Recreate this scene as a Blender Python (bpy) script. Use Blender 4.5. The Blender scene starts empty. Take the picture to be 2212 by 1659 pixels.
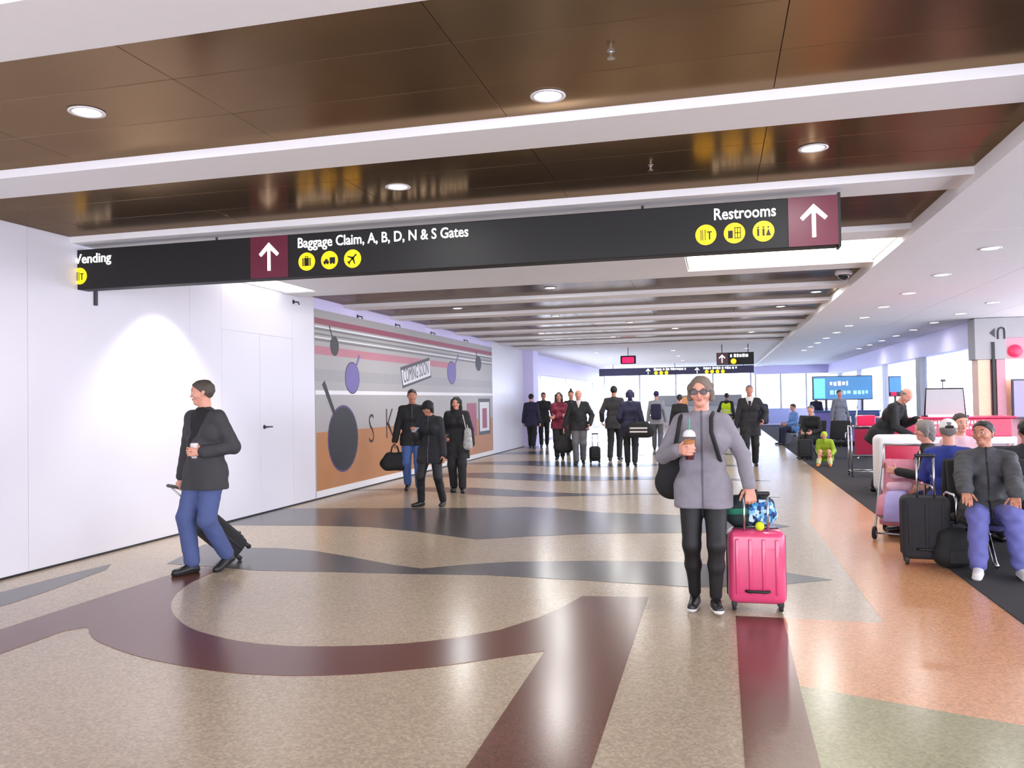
import bpy, bmesh, math, random
import numpy as np
from mathutils import Vector, Matrix, Quaternion

SC = bpy.context.scene
COL = SC.collection
random.seed(7)
PI = math.pi

# ------------------------------------------------------------------ camera, sky, light, exposure
cam_data = bpy.data.cameras.new('camera')
cam_data.sensor_fit = 'HORIZONTAL'
cam_data.sensor_width = 36.0
cam_data.lens = 36.0 * 1753.0 / 2212.0
cam_data.clip_start = 0.05
cam_data.clip_end = 300
camera = bpy.data.objects.new('camera', cam_data)
COL.objects.link(camera)
_R = ((0.9691266, -0.0209405, -0.2456729), (0.2460161, 0.0157561, 0.9691377), (-0.0164234, -0.9996566, 0.0204214))
camera.matrix_world = Matrix(((_R[0][0], -_R[0][1], -_R[0][2], 0.0),
                              (_R[1][0], -_R[1][1], -_R[1][2], 0.0),
                              (_R[2][0], -_R[2][1], -_R[2][2], 1.55),
                              (0, 0, 0, 1)))
SC.camera = camera

world = bpy.data.worlds.new('overcast_sky')
SC.world = world
world.use_nodes = True
wb = world.node_tree.nodes['Background']
wb.inputs['Color'].default_value = (0.86, 0.87, 1.0, 1)
wb.inputs['Strength'].default_value = 4.2

SC.view_settings.view_transform = 'Standard'
SC.view_settings.look = 'None'
SC.view_settings.gamma = 1.0
SC.view_settings.use_curve_mapping = False
SC.view_settings.exposure = 0.84
DOWNLIGHT_W = 9.0
SC.cycles.use_denoising = True
SC.cycles.max_bounces = 7
SC.cycles.diffuse_bounces = 4
SC.cycles.glossy_bounces = 4
SC.cycles.transparent_max_bounces = 8
SC.cycles.sample_clamp_indirect = 4.0

# ------------------------------------------------------------------ materials
def lin(c):
    return tuple((v / 255 / 12.92) if v / 255 <= 0.04045 else ((v / 255 + 0.055) / 1.055) ** 2.4 for v in c)

_mats = {}
def mat(name, rgb, rough=0.6, metal=0.0, var=0.08, scale=12.0, bump=0.0, bscale=60.0, emit=0.0, spec=0.5, coat=0.0):
    if name in _mats:
        return _mats[name]
    m = bpy.data.materials.new(name)
    m.use_nodes = True
    nt = m.node_tree
    b = nt.nodes['Principled BSDF']
    c = lin(rgb)
    tc = nt.nodes.new('ShaderNodeTexCoord')
    nz = nt.nodes.new('ShaderNodeTexNoise')
    nz.inputs['Scale'].default_value = scale
    nz.inputs['Detail'].default_value = 3
    nt.links.new(tc.outputs['Object'], nz.inputs['Vector'])
    mr = nt.nodes.new('ShaderNodeMapRange')
    mr.inputs['To Min'].default_value = 1 - var
    mr.inputs['To Max'].default_value = 1 + var
    nt.links.new(nz.outputs['Fac'], mr.inputs['Value'])
    mx = nt.nodes.new('ShaderNodeMix')
    mx.data_type = 'RGBA'
    mx.blend_type = 'MULTIPLY'
    mx.inputs[0].default_value = 1.0
    mx.inputs[6].default_value = (*c, 1)
    nt.links.new(mr.outputs['Result'], mx.inputs[7])
    nt.links.new(mx.outputs[2], b.inputs['Base Color'])
    b.inputs['Roughness'].default_value = rough
    b.inputs['Metallic'].default_value = metal
    b.inputs['Specular IOR Level'].default_value = spec
    b.inputs['Coat Weight'].default_value = coat
    if emit > 0:
        b.inputs['Emission Color'].default_value = (*c, 1)
        b.inputs['Emission Strength'].default_value = emit
    if bump > 0:
        n2 = nt.nodes.new('ShaderNodeTexNoise')
        n2.inputs['Scale'].default_value = bscale
        n2.inputs['Detail'].default_value = 4
        nt.links.new(tc.outputs['Object'], n2.inputs['Vector'])
        bp = nt.nodes.new('ShaderNodeBump')
        bp.inputs['Strength'].default_value = bump
        bp.inputs['Distance'].default_value = 0.01
        nt.links.new(n2.outputs['Fac'], bp.inputs['Height'])
        nt.links.new(bp.outputs['Normal'], b.inputs['Normal'])
    _mats[name] = m
    return m

def terrazzo(name, rgb, rough=0.23, chip=0.20):
    """polished chips of stone in a cement binder"""
    if name in _mats:
        return _mats[name]
    m = bpy.data.materials.new(name)
    m.use_nodes = True
    nt = m.node_tree
    b = nt.nodes['Principled BSDF']
    geo = nt.nodes.new('ShaderNodeNewGeometry')
    vo = nt.nodes.new('ShaderNodeTexVoronoi')
    vo.inputs['Scale'].default_value = 75
    nt.links.new(geo.outputs['Position'], vo.inputs['Vector'])
    sep = nt.nodes.new('ShaderNodeSeparateColor')
    nt.links.new(vo.outputs['Color'], sep.inputs['Color'])
    mr = nt.nodes.new('ShaderNodeMapRange')
    mr.inputs['To Min'].default_value = 1 - chip
    mr.inputs['To Max'].default_value = 1 + chip
    nt.links.new(sep.outputs['Red'], mr.inputs['Value'])
    nz = nt.nodes.new('ShaderNodeTexNoise')
    nz.inputs['Scale'].default_value = 0.7
    nz.inputs['Detail'].default_value = 2
    nt.links.new(geo.outputs['Position'], nz.inputs['Vector'])
    mr2 = nt.nodes.new('ShaderNodeMapRange')
    mr2.inputs['To Min'].default_value = 0.92
    mr2.inputs['To Max'].default_value = 1.08
    nt.links.new(nz.outputs['Fac'], mr2.inputs['Value'])
    mul = nt.nodes.new('ShaderNodeMath')
    mul.operation = 'MULTIPLY'
    nt.links.new(mr.outputs['Result'], mul.inputs[0])
    nt.links.new(mr2.outputs['Result'], mul.inputs[1])
    mx = nt.nodes.new('ShaderNodeMix')
    mx.data_type = 'RGBA'
    mx.blend_type = 'MULTIPLY'
    mx.inputs[0].default_value = 1.0
    mx.inputs[6].default_value = (*lin(rgb), 1)
    nt.links.new(mul.outputs[0], mx.inputs[7])
    nt.links.new(mx.outputs[2], b.inputs['Base Color'])
    b.inputs['Roughness'].default_value = rough
    b.inputs['Specular IOR Level'].default_value = 0.6
    _mats[name] = m
    return m

def glass(name, tint=(235, 242, 250), gloss=0.06):
    if name in _mats:
        return _mats[name]
    m = bpy.data.materials.new(name)
    m.use_nodes = True
    nt = m.node_tree
    nt.nodes.remove(nt.nodes['Principled BSDF'])
    out = nt.nodes['Material Output']
    tr = nt.nodes.new('ShaderNodeBsdfTransparent')
    tr.inputs['Color'].default_value = (*lin(tint), 1)
    gl = nt.nodes.new('ShaderNodeBsdfGlossy')
    gl.inputs['Roughness'].default_value = 0.03
    mx = nt.nodes.new('ShaderNodeMixShader')
    mx.inputs[0].default_value = gloss
    nt.links.new(tr.outputs[0], mx.inputs[1])
    nt.links.new(gl.outputs[0], mx.inputs[2])
    nt.links.new(mx.outputs[0], out.inputs['Surface'])
    _mats[name] = m
    return m

WHITE = mat('white_paint', (226, 225, 228), 0.55, var=0.02)
WALL = mat('white_barricade_laminate', (226, 224, 232), 0.32, var=0.02, scale=2)
BEAM = mat('white_ceiling_plaster', (238, 238, 240), 0.7, var=0.02)
CEILTILE = mat('pale_ceiling_panel', (238, 238, 240), 0.65, var=0.03)
BRONZE = mat('brushed_bronze_ceiling_metal', (156, 134, 112), 0.20, metal=0.9, var=0.1, scale=1.2)
BRONZE.node_tree.nodes['Principled BSDF'].inputs['Specular Tint'].default_value = (.40, .35, .30, 1)
BLACK = mat('black_satin', (16, 16, 17), 0.45)
SIGNBLACK = mat('sign_black_enamel', (14, 14, 15), 0.6, var=0.03)
MAROON = mat('sign_maroon_enamel', (104, 30, 54), 0.4, var=0.03)
SIGNWHITE = mat('lit_white_lettering', (255, 255, 255), 0.5, emit=0.95, var=0.0)
SIGNYELLOW = mat('lit_yellow_disc', (255, 214, 10), 0.5, emit=0.75, var=0.0)
LAMP = mat('lit_lamp_lens', (255, 252, 245), 0.4, emit=4.0, var=0.0)
LIGHTPANEL = mat('lit_ceiling_diffuser', (255, 251, 236), 0.4, emit=3.0, var=0.0)
CHROME = mat('brushed_steel', (190, 190, 194), 0.25, metal=1.0, var=0.03)
DARKMETAL = mat('dark_grey_metal', (70, 70, 74), 0.35, metal=0.7, var=0.04)
RUBBER = mat('black_rubber', (22, 22, 23), 0.7)
CARPET = mat('charcoal_carpet', (62, 61, 63), 0.95, var=0.22, scale=220, bump=0.3, bscale=300, spec=0.1)
LAVENDER = mat('lavender_white_paint', (216, 210, 246), 0.5, var=0.02)
GREYWALL = mat('grey_column_paint', (160, 158, 160), 0.6, var=0.03)
SKIN = mat('fair_skin', (214, 152, 130), 0.5, var=0.05, scale=30)
SKIN2 = mat('tan_skin', (186, 126, 100), 0.5, var=0.05, scale=30)
SKIN3 = mat('brown_skin', (140, 92, 74), 0.5, var=0.05, scale=30)
LIP = mat('lip_skin', (176, 102, 96), 0.45)
EYEWHITE = mat('eye_white', (232, 228, 224), 0.25)
IRIS = mat('dark_iris', (40, 28, 22), 0.2)
H_BLACK = mat('black_hair', (26, 22, 21), 0.55, bump=0.5, bscale=120)
H_BROWN = mat('dark_brown_hair', (58, 42, 34), 0.55, bump=0.5, bscale=120)
H_GREY = mat('grey_hair', (120, 114, 110), 0.6, bump=0.5, bscale=120)
H_GREYBROWN = mat('grey_brown_hair', (112, 98, 88), 0.6, bump=0.5, bscale=120)

# ------------------------------------------------------------------ object helpers
def tag(o, label=None, cat=None, group=None, kind=None):
    if label: o['label'] = label
    if cat: o['category'] = cat
    if group: o['group'] = group
    if kind: o['kind'] = kind
    return o

def root(name, loc=(0, 0, 0), rz=0.0, label=None, cat=None, group=None, kind=None):
    o = bpy.data.objects.new(name, None)
    o.empty_display_size = 0.1
    COL.objects.link(o)
    o.location = loc
    o.rotation_euler = (0, 0, rz)
    return tag(o, label, cat, group, kind)

def link(name, me, parent=None, m=None, smooth=False):
    if m is not None and not me.materials:
        me.materials.append(m)
    if smooth:
        me.polygons.foreach_set('use_smooth', [True] * len(me.polygons))
    o = bpy.data.objects.new(name, me)
    COL.objects.link(o)
    if parent is not None:
        o.parent = parent
    return o

class MB:
    """collects simple solids into one mesh"""
    def __init__(self):
        self.bm = bmesh.new()
    def box(self, lo, hi, bevel=0.0, seg=2, rot=None, at=None):
        lo, hi = Vector(lo), Vector(hi)
        c, d = (lo + hi) / 2, hi - lo
        r = bmesh.ops.create_cube(self.bm, size=1.0)
        vs = r['verts']
        for v in vs:
            v.co = Vector((v.co.x * d.x, v.co.y * d.y, v.co.z * d.z))
        if bevel > 0:
            es = list({e for v in vs for e in v.link_edges})
            rb = bmesh.ops.bevel(self.bm, geom=es, offset=min(bevel, min(d) * 0.49), segments=seg, profile=0.5, affect='EDGES')
            vs = list({v for f in rb['faces'] for v in f.verts} | {v for v in vs if v.is_valid})
        for v in vs:
            if rot is not None:
                v.co = rot @ v.co
            v.co += c
        return self
    def tube(self, pts, r, n=8, r2=None, closed=False):
        pts = [Vector(p) for p in pts]
        m = len(pts)
        rings = []
        prev = None
        for i, p in enumerate(pts):
            if closed:
                t = (pts[(i + 1) % m] - pts[i - 1]).normalized()
            else:
                t = (pts[min(i + 1, m - 1)] - pts[max(i - 1, 0)]).normalized()
            if prev is None:
                a = Vector((0, 0, 1)) if abs(t.z) < 0.9 else Vector((1, 0, 0))
                u = t.cross(a).normalized()
            else:
                u = (prev - t * prev.dot(t)).normalized()
            prev = u
            w = t.cross(u)
            rr = r if r2 is None else r + (r2 - r) * i / (m - 1)
            rings.append([self.bm.verts.new(p + (u * math.cos(2 * PI * k / n) + w * math.sin(2 * PI * k / n)) * rr) for k in range(n)])
        for i in range(m if closed else m - 1):
            A, B = rings[i], rings[(i + 1) % m]
            for k in range(n):
                self.bm.faces.new((A[k], A[(k + 1) % n], B[(k + 1) % n], B[k]))
        if not closed:
            self.bm.faces.new(list(reversed(rings[0])))
            self.bm.faces.new(rings[-1])
        return self
    def lathe(self, prof, c=(0, 0, 0), n=20, M=None):
        c = Vector(c)
        rings = []
        for r, z in prof:
            ring = []
            for k in range(n):
                p = Vector((max(r, 1e-4) * math.cos(2 * PI * k / n), max(r, 1e-4) * math.sin(2 * PI * k / n), z))
                if M is not None:
                    p = M @ p
                ring.append(self.bm.verts.new(p + c))
            rings.append(ring)
        for A, B in zip(rings, rings[1:]):
            for k in range(n):
                self.bm.faces.new((A[k], A[(k + 1) % n], B[(k + 1) % n], B[k]))
        self.bm.faces.new(list(reversed(rings[0])))
        self.bm.faces.new(rings[-1])
        return self
    def prism(self, poly, fn, t0, t1):
        """poly of 2D points extruded; fn(a, b, t) -> 3D"""
        A = [self.bm.verts.new(fn(a, b, t0)) for a, b in poly]
        B = [self.bm.verts.new(fn(a, b, t1)) for a, b in poly]
        n = len(poly)
        self.bm.faces.new(list(reversed(A)))
        self.bm.faces.new(B)
        for k in range(n):
            self.bm.faces.new((A[k], A[(k + 1) % n], B[(k + 1) % n], B[k]))
        return self
    def build(self, name, m, parent=None, smooth=False):
        bmesh.ops.recalc_face_normals(self.bm, faces=self.bm.faces)
        me = bpy.data.meshes.new(name)
        self.bm.to_mesh(me)
        self.bm.free()
        return link(name, me, parent, m, smooth)

def box(name, lo, hi, m, parent=None, bevel=0.0, seg=2):
    return MB().box(lo, hi, bevel, seg).build(name, m, parent)

def text_mesh(name, s, size, m, parent, loc, rot=(PI / 2, 0, 0), ext=0.002, off=0.0, align='LEFT', width=None, xs=1.0):
    cu = bpy.data.curves.new(name, 'FONT')
    cu.body = s
    cu.size = size
    cu.extrude = ext
    cu.offset = off
    cu.align_x = align
    cu.resolution_u = 3
    tmp = bpy.data.objects.new(name, cu)
    COL.objects.link(tmp)
    bpy.context.view_layer.update()
    me = bpy.data.meshes.new_from_object(tmp.evaluated_get(bpy.context.evaluated_depsgraph_get()))
    bpy.data.objects.remove(tmp)
    bpy.data.curves.remove(cu)
    co = np.zeros(len(me.vertices) * 3, dtype=np.float32)
    me.vertices.foreach_get('co', co)
    co = co.reshape(-1, 3)
    if width is not None:
        w = co[:, 0].max() - co[:, 0].min()
        co[:, 0] = (co[:, 0] - co[:, 0].min()) * width / w
    co[:, 0] *= xs
    me.vertices.foreach_set('co', co.ravel())
    me.materials.clear()
    o = link(name, me, parent, m)
    o.location = loc
    o.rotation_euler = rot
    return o

# ------------------------------------------------------------------ signed-distance bodies
def V(*a):
    return np.array(a, dtype=float)

def nrm(v):
    return v / (np.linalg.norm(v) + 1e-12)

def P(a, b, ra, rb=None, n=None, s=1.0, k=None, sub=False):
    return dict(a=np.asarray(a, float), b=np.asarray(b, float), ra=ra, rb=ra if rb is None else rb, n=n, s=s, k=k, sub=sub)

def sdf_mesh(prims, vox, k=0.02, cuts=(), wr=0.0, wf=52.0, off=0.0):
    lo = np.min([np.minimum(q['a'], q['b']) - max(q['ra'], q['rb']) for q in prims if not q['sub']], axis=0) - 3 * vox - off - wr
    hi = np.max([np.maximum(q['a'], q['b']) + max(q['ra'], q['rb']) for q in prims if not q['sub']], axis=0) + 3 * vox + off + wr
    dim = np.ceil((hi - lo) / vox).astype(int) + 1
    ax = [lo[i] + vox * np.arange(dim[i]) for i in range(3)]
    D = np.full(dim, 0.5, dtype=np.float32)
    for q in prims:
        kk = q['k'] if q['k'] is not None else k
        mg = max(q['ra'], q['rb']) + kk + 2 * vox + off
        l = np.clip(np.floor((np.minimum(q['a'], q['b']) - mg - lo) / vox).astype(int), 0, dim)
        h = np.clip(np.ceil((np.maximum(q['a'], q['b']) + mg - lo) / vox).astype(int) + 1, 0, dim)
        if np.any(h <= l):
            continue
        X = (ax[0][l[0]:h[0]] - q['a'][0])[:, None, None].astype(np.float32)
        Y = (ax[1][l[1]:h[1]] - q['a'][1])[None, :, None].astype(np.float32)
        Z = (ax[2][l[2]:h[2]] - q['a'][2])[None, None, :].astype(np.float32)
        ba = q['b'] - q['a']
        L2 = float(ba @ ba)
        if L2 > 1e-10:
            t = np.clip((X * ba[0] + Y * ba[1] + Z * ba[2]) / L2, 0, 1)
        else:
            t = np.zeros((1, 1, 1), np.float32)
        dx, dy, dz = X - t * ba[0], Y - t * ba[1], Z - t * ba[2]
        d2 = dx * dx + dy * dy + dz * dz
        if q['n'] is not None:
            n = q['n']
            c = dx * n[0] + dy * n[1] + dz * n[2]
            d2 = d2 + c * c * (1.0 / q['s'] ** 2 - 1)
        d = np.sqrt(d2) - (q['ra'] + (q['rb'] - q['ra']) * t) - off
        S = D[l[0]:h[0], l[1]:h[1], l[2]:h[2]]
        if q['sub']:
            np.maximum(S, -d, out=S)
        else:
            w = np.clip(0.5 + 0.5 * (S - d) / kk, 0, 1)
            S[...] = S + (d - S) * w - kk * w * (1 - w)
    if wr > 0:
        g = (np.sin(ax[0] * wf + 1.3)[:, None, None] * np.sin(ax[2] * wf * 0.8 + 0.4)[None, None, :]
             + np.sin(ax[1] * wf * 1.1 + 2.0)[None, :, None] * np.sin(ax[2] * wf * 1.3)[None, None, :])
        D += (wr * g).astype(np.float32)
    for n, c in cuts:          # keep n.p < c
        pl = (ax[0] * n[0])[:, None, None] + (ax[1] * n[1])[None, :, None] + (ax[2] * n[2])[None, None, :] - c
        np.maximum(D, pl.astype(np.float32), out=D)
    D[0], D[-1], D[:, 0], D[:, -1], D[:, :, 0], D[:, :, -1] = .5, .5, .5, .5, .5, .5
    return surface_nets(D, lo, vox)

def surface_nets(D, lo, vox):
    I = D < 0
    cs = np.zeros(tuple(np.array(D.shape) - 1), np.int8)
    for a in (0, 1):
        for b in (0, 1):
            for c in (0, 1):
                cs += I[a:I.shape[0] - 1 + a, b:I.shape[1] - 1 + b, c:I.shape[2] - 1 + c]
    act = (cs > 0) & (cs < 8)
    cell = np.argwhere(act)
    n = len(cell)
    idx = np.full(act.shape, -1, np.int32)
    idx[act] = np.arange(n)
    acc = np.zeros((n, 3), np.float32)
    cnt = np.zeros(n, np.float32)
    corners = [(a, b, c) for a in (0, 1) for b in (0, 1) for c in (0, 1)]
    dv = {q: D[cell[:, 0] + q[0], cell[:, 1] + q[1], cell[:, 2] + q[2]] for q in corners}
    for q in corners:
        for axi in range(3):
            if q[axi] == 0:
                r = list(q)
                r[axi] = 1
                r = tuple(r)
                a, b = dv[q], dv[r]
                cr = (a < 0) != (b < 0)
                t = np.where(cr, a / np.where(cr, a - b, 1), 0)
                p = np.zeros((n, 3), np.float32) + np.array(q, np.float32)
                p[:, axi] += t
                acc += p * cr[:, None]
                cnt += cr
    pos = (cell + acc / cnt[:, None]) * vox + lo
    quads = []
    for axi in range(3):
        sl0 = [slice(1, -1)] * 3
        sl1 = [slice(1, -1)] * 3
        sl0[axi] = slice(0, -1)
        sl1[axi] = slice(1, None)
        A, B = I[tuple(sl0)], I[tuple(sl1)]
        e = np.argwhere(A != B)
        if len(e) == 0:
            continue
        ins = A[e[:, 0], e[:, 1], e[:, 2]]
        offv = np.ones(3, int)
        offv[axi] = 0
        e = e + offv
        u, v = (axi + 1) % 3, (axi + 2) % 3
        du, dw = np.zeros(3, int), np.zeros(3, int)
        du[u], dw[v] = 1, 1
        g = lambda c: idx[c[:, 0], c[:, 1], c[:, 2]]
        q = np.stack([g(e - du - dw), g(e - dw), g(e), g(e - du)], 1)
        q[~ins] = q[~ins][:, ::-1]
        quads.append(q)
    return pos, np.concatenate(quads)

def np_mesh(name, pos, quads, m, parent):
    me = bpy.data.meshes.new(name)
    me.vertices.add(len(pos))
    me.vertices.foreach_set('co', pos.astype(np.float32).ravel())
    me.loops.add(quads.size)
    me.loops.foreach_set('vertex_index', quads.astype(np.int32).ravel())
    me.polygons.add(len(quads))
    me.polygons.foreach_set('loop_start', np.arange(0, quads.size, 4, dtype=np.int32))
    me.polygons.foreach_set('use_smooth', np.ones(len(quads), bool))
    me.update(calc_edges=True)
    return link(name, me, parent, m)

def sdf(name, prims, vox, m, parent, **kw):
    return np_mesh(name, *sdf_mesh(prims, vox, **kw), m, parent)

def ik(a, t, l1, l2, pole):
    d = t - a
    L = np.linalg.norm(d)
    L2 = min(max(L, 0.05), (l1 + l2) * 0.998)
    u = d / L
    x = (l1 * l1 - l2 * l2 + L2 * L2) / (2 * L2)
    h = math.sqrt(max(l1 * l1 - x * x, 0))
    pp = pole - u * (pole @ u)
    return a + u * x + nrm(pp) * h, a + u * L2

def rot(v, axis, ang):
    q = Quaternion(Vector(axis), ang)
    return np.array(q @ Vector(v))

def hand_prims(w, d, n, side, H, curl, fk=1.0):
    """palm, four unequal fingers with three joints, thumb on the side of the palm"""
    s = H / 1.75
    d = nrm(d)
    n = nrm(n - d * (n @ d))
    wv = np.cross(n, d) * (1 if side > 0 else -1)      # towards the thumb
    out = []
    for o in (-0.026, -0.009, 0.009, 0.026):
        out.append(P(w + d * 0.012 * s + wv * o * 0.7 * s, w + d * 0.085 * s + wv * o * s, 0.0135 * s, 0.0125 * s, k=0.012))
    for o, ln in zip((-0.031, -0.0105, 0.0105, 0.031), (0.78, 0.98, 1.06, 0.95)):
        p = w + d * 0.088 * s + wv * o * s
        dd = nrm(d + wv * o * 1.2)
        ax = np.cross(d, n)
        for j, (seg, r) in enumerate(((0.040, 0.0102), (0.026, 0.0096), (0.020, 0.0088))):
            dd = rot(dd, ax, curl * (0.75, 1.0, 0.7)[j])
            q = p + dd * seg * ln * s
            out.append(P(p, q, r * s * fk, r * 0.94 * s * fk, k=0.004))
            p = q
    p = w + d * 0.022 * s + wv * 0.026 * s
    dd = nrm(wv * 0.75 + d * 0.6 + n * (0.25 + 0.5 * curl))
    for seg, r in ((0.042, 0.0125), (0.032, 0.0098), (0.024, 0.0085)):
        q = p + dd * seg * s
        out.append(P(p, q, r * s * fk, r * 0.93 * s * fk, k=0.006))
        dd = nrm(dd + d * 0.35 + n * 0.35 * curl)
        p = q
    return out

def person(label, loc, rz, H=1.75, fat=1.0, female=False, lean=0.0, pelvis=None, recline=0.0,
           feet=None, hands=None, palms=None, curls=(0.5, 0.5), hdirs=(None, None), head=(0, 0), roll=0.0,
           skin=None, hair=('short', None), top=None, top_len=0.07, top_loose=0.016, bottom=None, leg_loose=0.014,
           shoes=None, sole=None, vox=0.014, face=False, glasses=False, cap=None, collar=None, shirt=None, tie=None,
           vest=None, placket=None, lapel=None, vneck=.135, group=None, elbow_out=0.35, knee_pole=None, wr=0.0016, name='person', cat='person'):
    skin = skin or SKIN
    r = root(name, loc, rz, label, cat, group)
    s = H / 1.75
    zp = 0.52 * H if pelvis is None else pelvis[2]
    pv = V(0, 0, zp) if pelvis is None else V(*pelvis)
    X = V(1, 0, 0)
    u = nrm(rot(V(0, 0, 1), X, lean))            # positive lean tips the chest forward (-Y)
    u = nrm(rot(u, V(0, 1, 0), roll))
    X = nrm(X - u * (X @ u))
    F = np.cross(X, u)                            # chest normal: forward
    F = F if F[1] < 0 else -F
    sh = 0.098 if not female else 0.088
    shR, shL = pv + u * 0.287 * H - X * sh * H, pv + u * 0.287 * H + X * sh * H
    hipR, hipL = pv - X * 0.05 * H, pv + X * 0.05 * H
    if feet is None:
        feet = ((-0.09, 0.02, 0, 0), (0.09, -0.02, 0, 0))
    ah = 0.048 * H
    legs, footf = [], []
    for (fx, fy, fz, pitch, *yaw), hip, sd in ((feet[0], hipR, -1), (feet[1], hipL, 1)):
        yw = yaw[0] if yaw else 0.12 * sd
        f = rot(V(0, -1, 0), V(0, 0, 1), yw)
        side = np.cross(f, V(0, 0, 1))
        ff = rot(f, side, pitch)
        up = np.cross(side, ff)
        an = V(fx, fy, fz) + up * ah + V(0, 0, max(0, math.sin(abs(pitch))) * (0.15 * s if pitch < 0 else 0.04 * s))
        kp = V(0.25 * sd * 0.3, -1, 0.25) if knee_pole is None else V(*knee_pole)
        kn, an2 = ik(hip, an, 0.245 * H, 0.245 * H, kp)
        legs.append((hip, kn, an2))
        footf.append((an2, ff, up, side))
    if hands is None:
        hands = ((-0.16 * H, 0.0, 0.47 * H), (0.16 * H, -0.02 * H, 0.47 * H))
    arms = []
    for hd, shd, sd in ((hands[0], shR, -1), (hands[1], shL, 1)):
        wv = V(*hd)
        el, w2 = ik(shd, wv, 0.172 * H, 0.150 * H, V(elbow_out * sd, 1.0, -0.25))
        arms.append((shd, el, w2))
    # ---- head frame
    hu = nrm(rot(u * 0.4 + V(0, 0, 0.6), V(1, 0, 0), head[1]))
    hx = nrm(rot(V(1, 0, 0), V(0, 0, 1), head[0]))
    hx = nrm(hx - hu * (hx @ hu))
    hf = np.cross(hx, hu)
    hf = hf if hf @ rot(V(0, -1, 0), V(0, 0, 1), head[0]) > 0 else -hf
    nb = pv + u * 0.305 * H
    hc = nb + hu * 0.112 * H + hf * 0.012 * H
    # ---- primitive sets
    torso = [P(pv - X * .042 * H, pv + X * .042 * H, .068 * H * fat, n=F, s=.86),
             P(pv + u * .10 * H - X * .036 * H, pv + u * .10 * H + X * .036 * H, (.058 if not female else .052) * H * fat, n=F, s=.82),
             P(pv + u * .21 * H - X * .048 * H, pv + u * .21 * H + X * .048 * H, .062 * H * (0.5 + fat * .5), n=F, s=.82),
             P(pv + u * .264 * H - X * .064 * H, pv + u * .264 * H + X * .064 * H, .036 * H, n=F, s=.9),
             P(shR, nb - u * .008 * H, .024 * H, .030 * H), P(shL, nb - u * .008 * H, .024 * H, .030 * H)]
    if fat > 1.05:
        torso.append(P(pv + u * .08 * H + F * .02 * H, pv + u * .14 * H + F * .022 * H, .056 * H * fat))
    if female:
        for sd in (-1, 1):
            q = pv + u * .215 * H + X * sd * .042 * H + F * .034 * H
            torso.append(P(q, q, .034 * H))
    armp = []
    for a, e, w in arms:
        armp.append([P(a, e, .027 * H * (.5 + fat * .5), .021 * H), P(e, w, .0215 * H, .0150 * H)])
    legp = []
    for a, kn, an in legs:
        calf = kn * .62 + an * .38 + V(0, .006 * H, 0)
        legp.append([P(a, kn, .052 * H * (.5 + fat * .5), .033 * H), P(kn, an, .033 * H, .021 * H), P(calf, calf, .033 * H)])
    neck = [P(nb - u * .01 * H, hc - hu * .045 * H - hf * .01 * H, .033 * H * (.6 + .4 * fat), .031 * H)]
    hd = [P(hc + hf * -.008 * H + hu * .016 * H, hc + hf * .006 * H + hu * .012 * H, .0505 * H, n=hx, s=.86),
          P(hc + hf * .012 * H - hu * .022 * H, hc + hf * .028 * H - hu * .046 * H, .034 * H, .0195 * H, n=hx, s=1.12, k=.018),
          P(hc + hf * .047 * H + hu * .000 * H, hc + hf * .0555 * H - hu * .018 * H, .0052 * H, .0074 * H, k=.009),
          P(hc + hf * .044 * H + hu * .013 * H - hx * .02 * H, hc + hf * .044 * H + hu * .013 * H + hx * .02 * H, .0075 * H, k=.008),
          P(hc + hf * .043 * H - hu * .034 * H - hx * .008 * H, hc + hf * .043 * H - hu * .034 * H + hx * .008 * H, .0065 * H, k=.006)]
    for sd in (-1, 1):
        hd.append(P(hc + hx * sd * .0455 * H + hu * .006 * H - hf * .006 * H, hc + hx * sd * .0445 * H - hu * .014 * H - hf * .002 * H, .0085 * H, .006 * H, n=hx, s=.6, k=.005))
        hd.append(P(hc + hx * sd * .024 * H + hf * .034 * H - hu * .012 * H, hc + hx * sd * .024 * H + hf * .034 * H - hu * .016 * H, .014 * H, k=.012))
        hd.append(P(hc + hx * sd * .019 * H + hf * .056 * H + hu * .0015 * H, hc + hx * sd * .019 * H + hf * .056 * H + hu * .0015 * H, .0080 * H, sub=True))
    handp = []
    for i, ((a, e, w), sd) in enumerate(zip(arms, (-1, 1))):
        d = nrm(w - e) if hdirs[i] is None else nrm(V(*hdirs[i]))
        n = V(-sd * 1.0, -0.2, 0) if palms is None or palms[i] is None else V(*palms[i])
        handp += hand_prims(w, d, n, 1 if sd > 0 else -1, H, curls[i], max(1.0, vox * .80 / (.0096 * s)))
    footp = []
    for an, ff, up, side in footf:
        footp.append(P(an - up * .025 * H, an - up * .03 * H + ff * .085 * H, .022 * H, .016 * H))
    body = torso + armp[0] + armp[1] + legp[0] + legp[1] + neck + hd + handp + footp
    sdf('body', body, vox, skin, r, k=.022 * s)
    cv = max(vox, 0.009)
    # ---- clothes
    if bottom is not None:
        q = [torso[0]] + [torso[1]]
        for i, (a, kn, an) in enumerate(legs):
            q += [P(a, kn, .053 * H * (.5 + fat * .5), .036 * H), P(kn, an - (an - kn) * 0.06, .036 * H, .029 * H)]
            if leg_loose < 0.008:
                q[-1] = P(kn, an - (an - kn) * 0.08, .034 * H, .0235 * H)
                q.append(legp[i][2])
        sdf('trousers', q, cv, bottom, r, k=.03 * s, off=leg_loose, wr=wr if leg_loose > .008 else wr * .4,
            cuts=[(u, float(u @ (pv + u * .085 * H)))])
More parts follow.
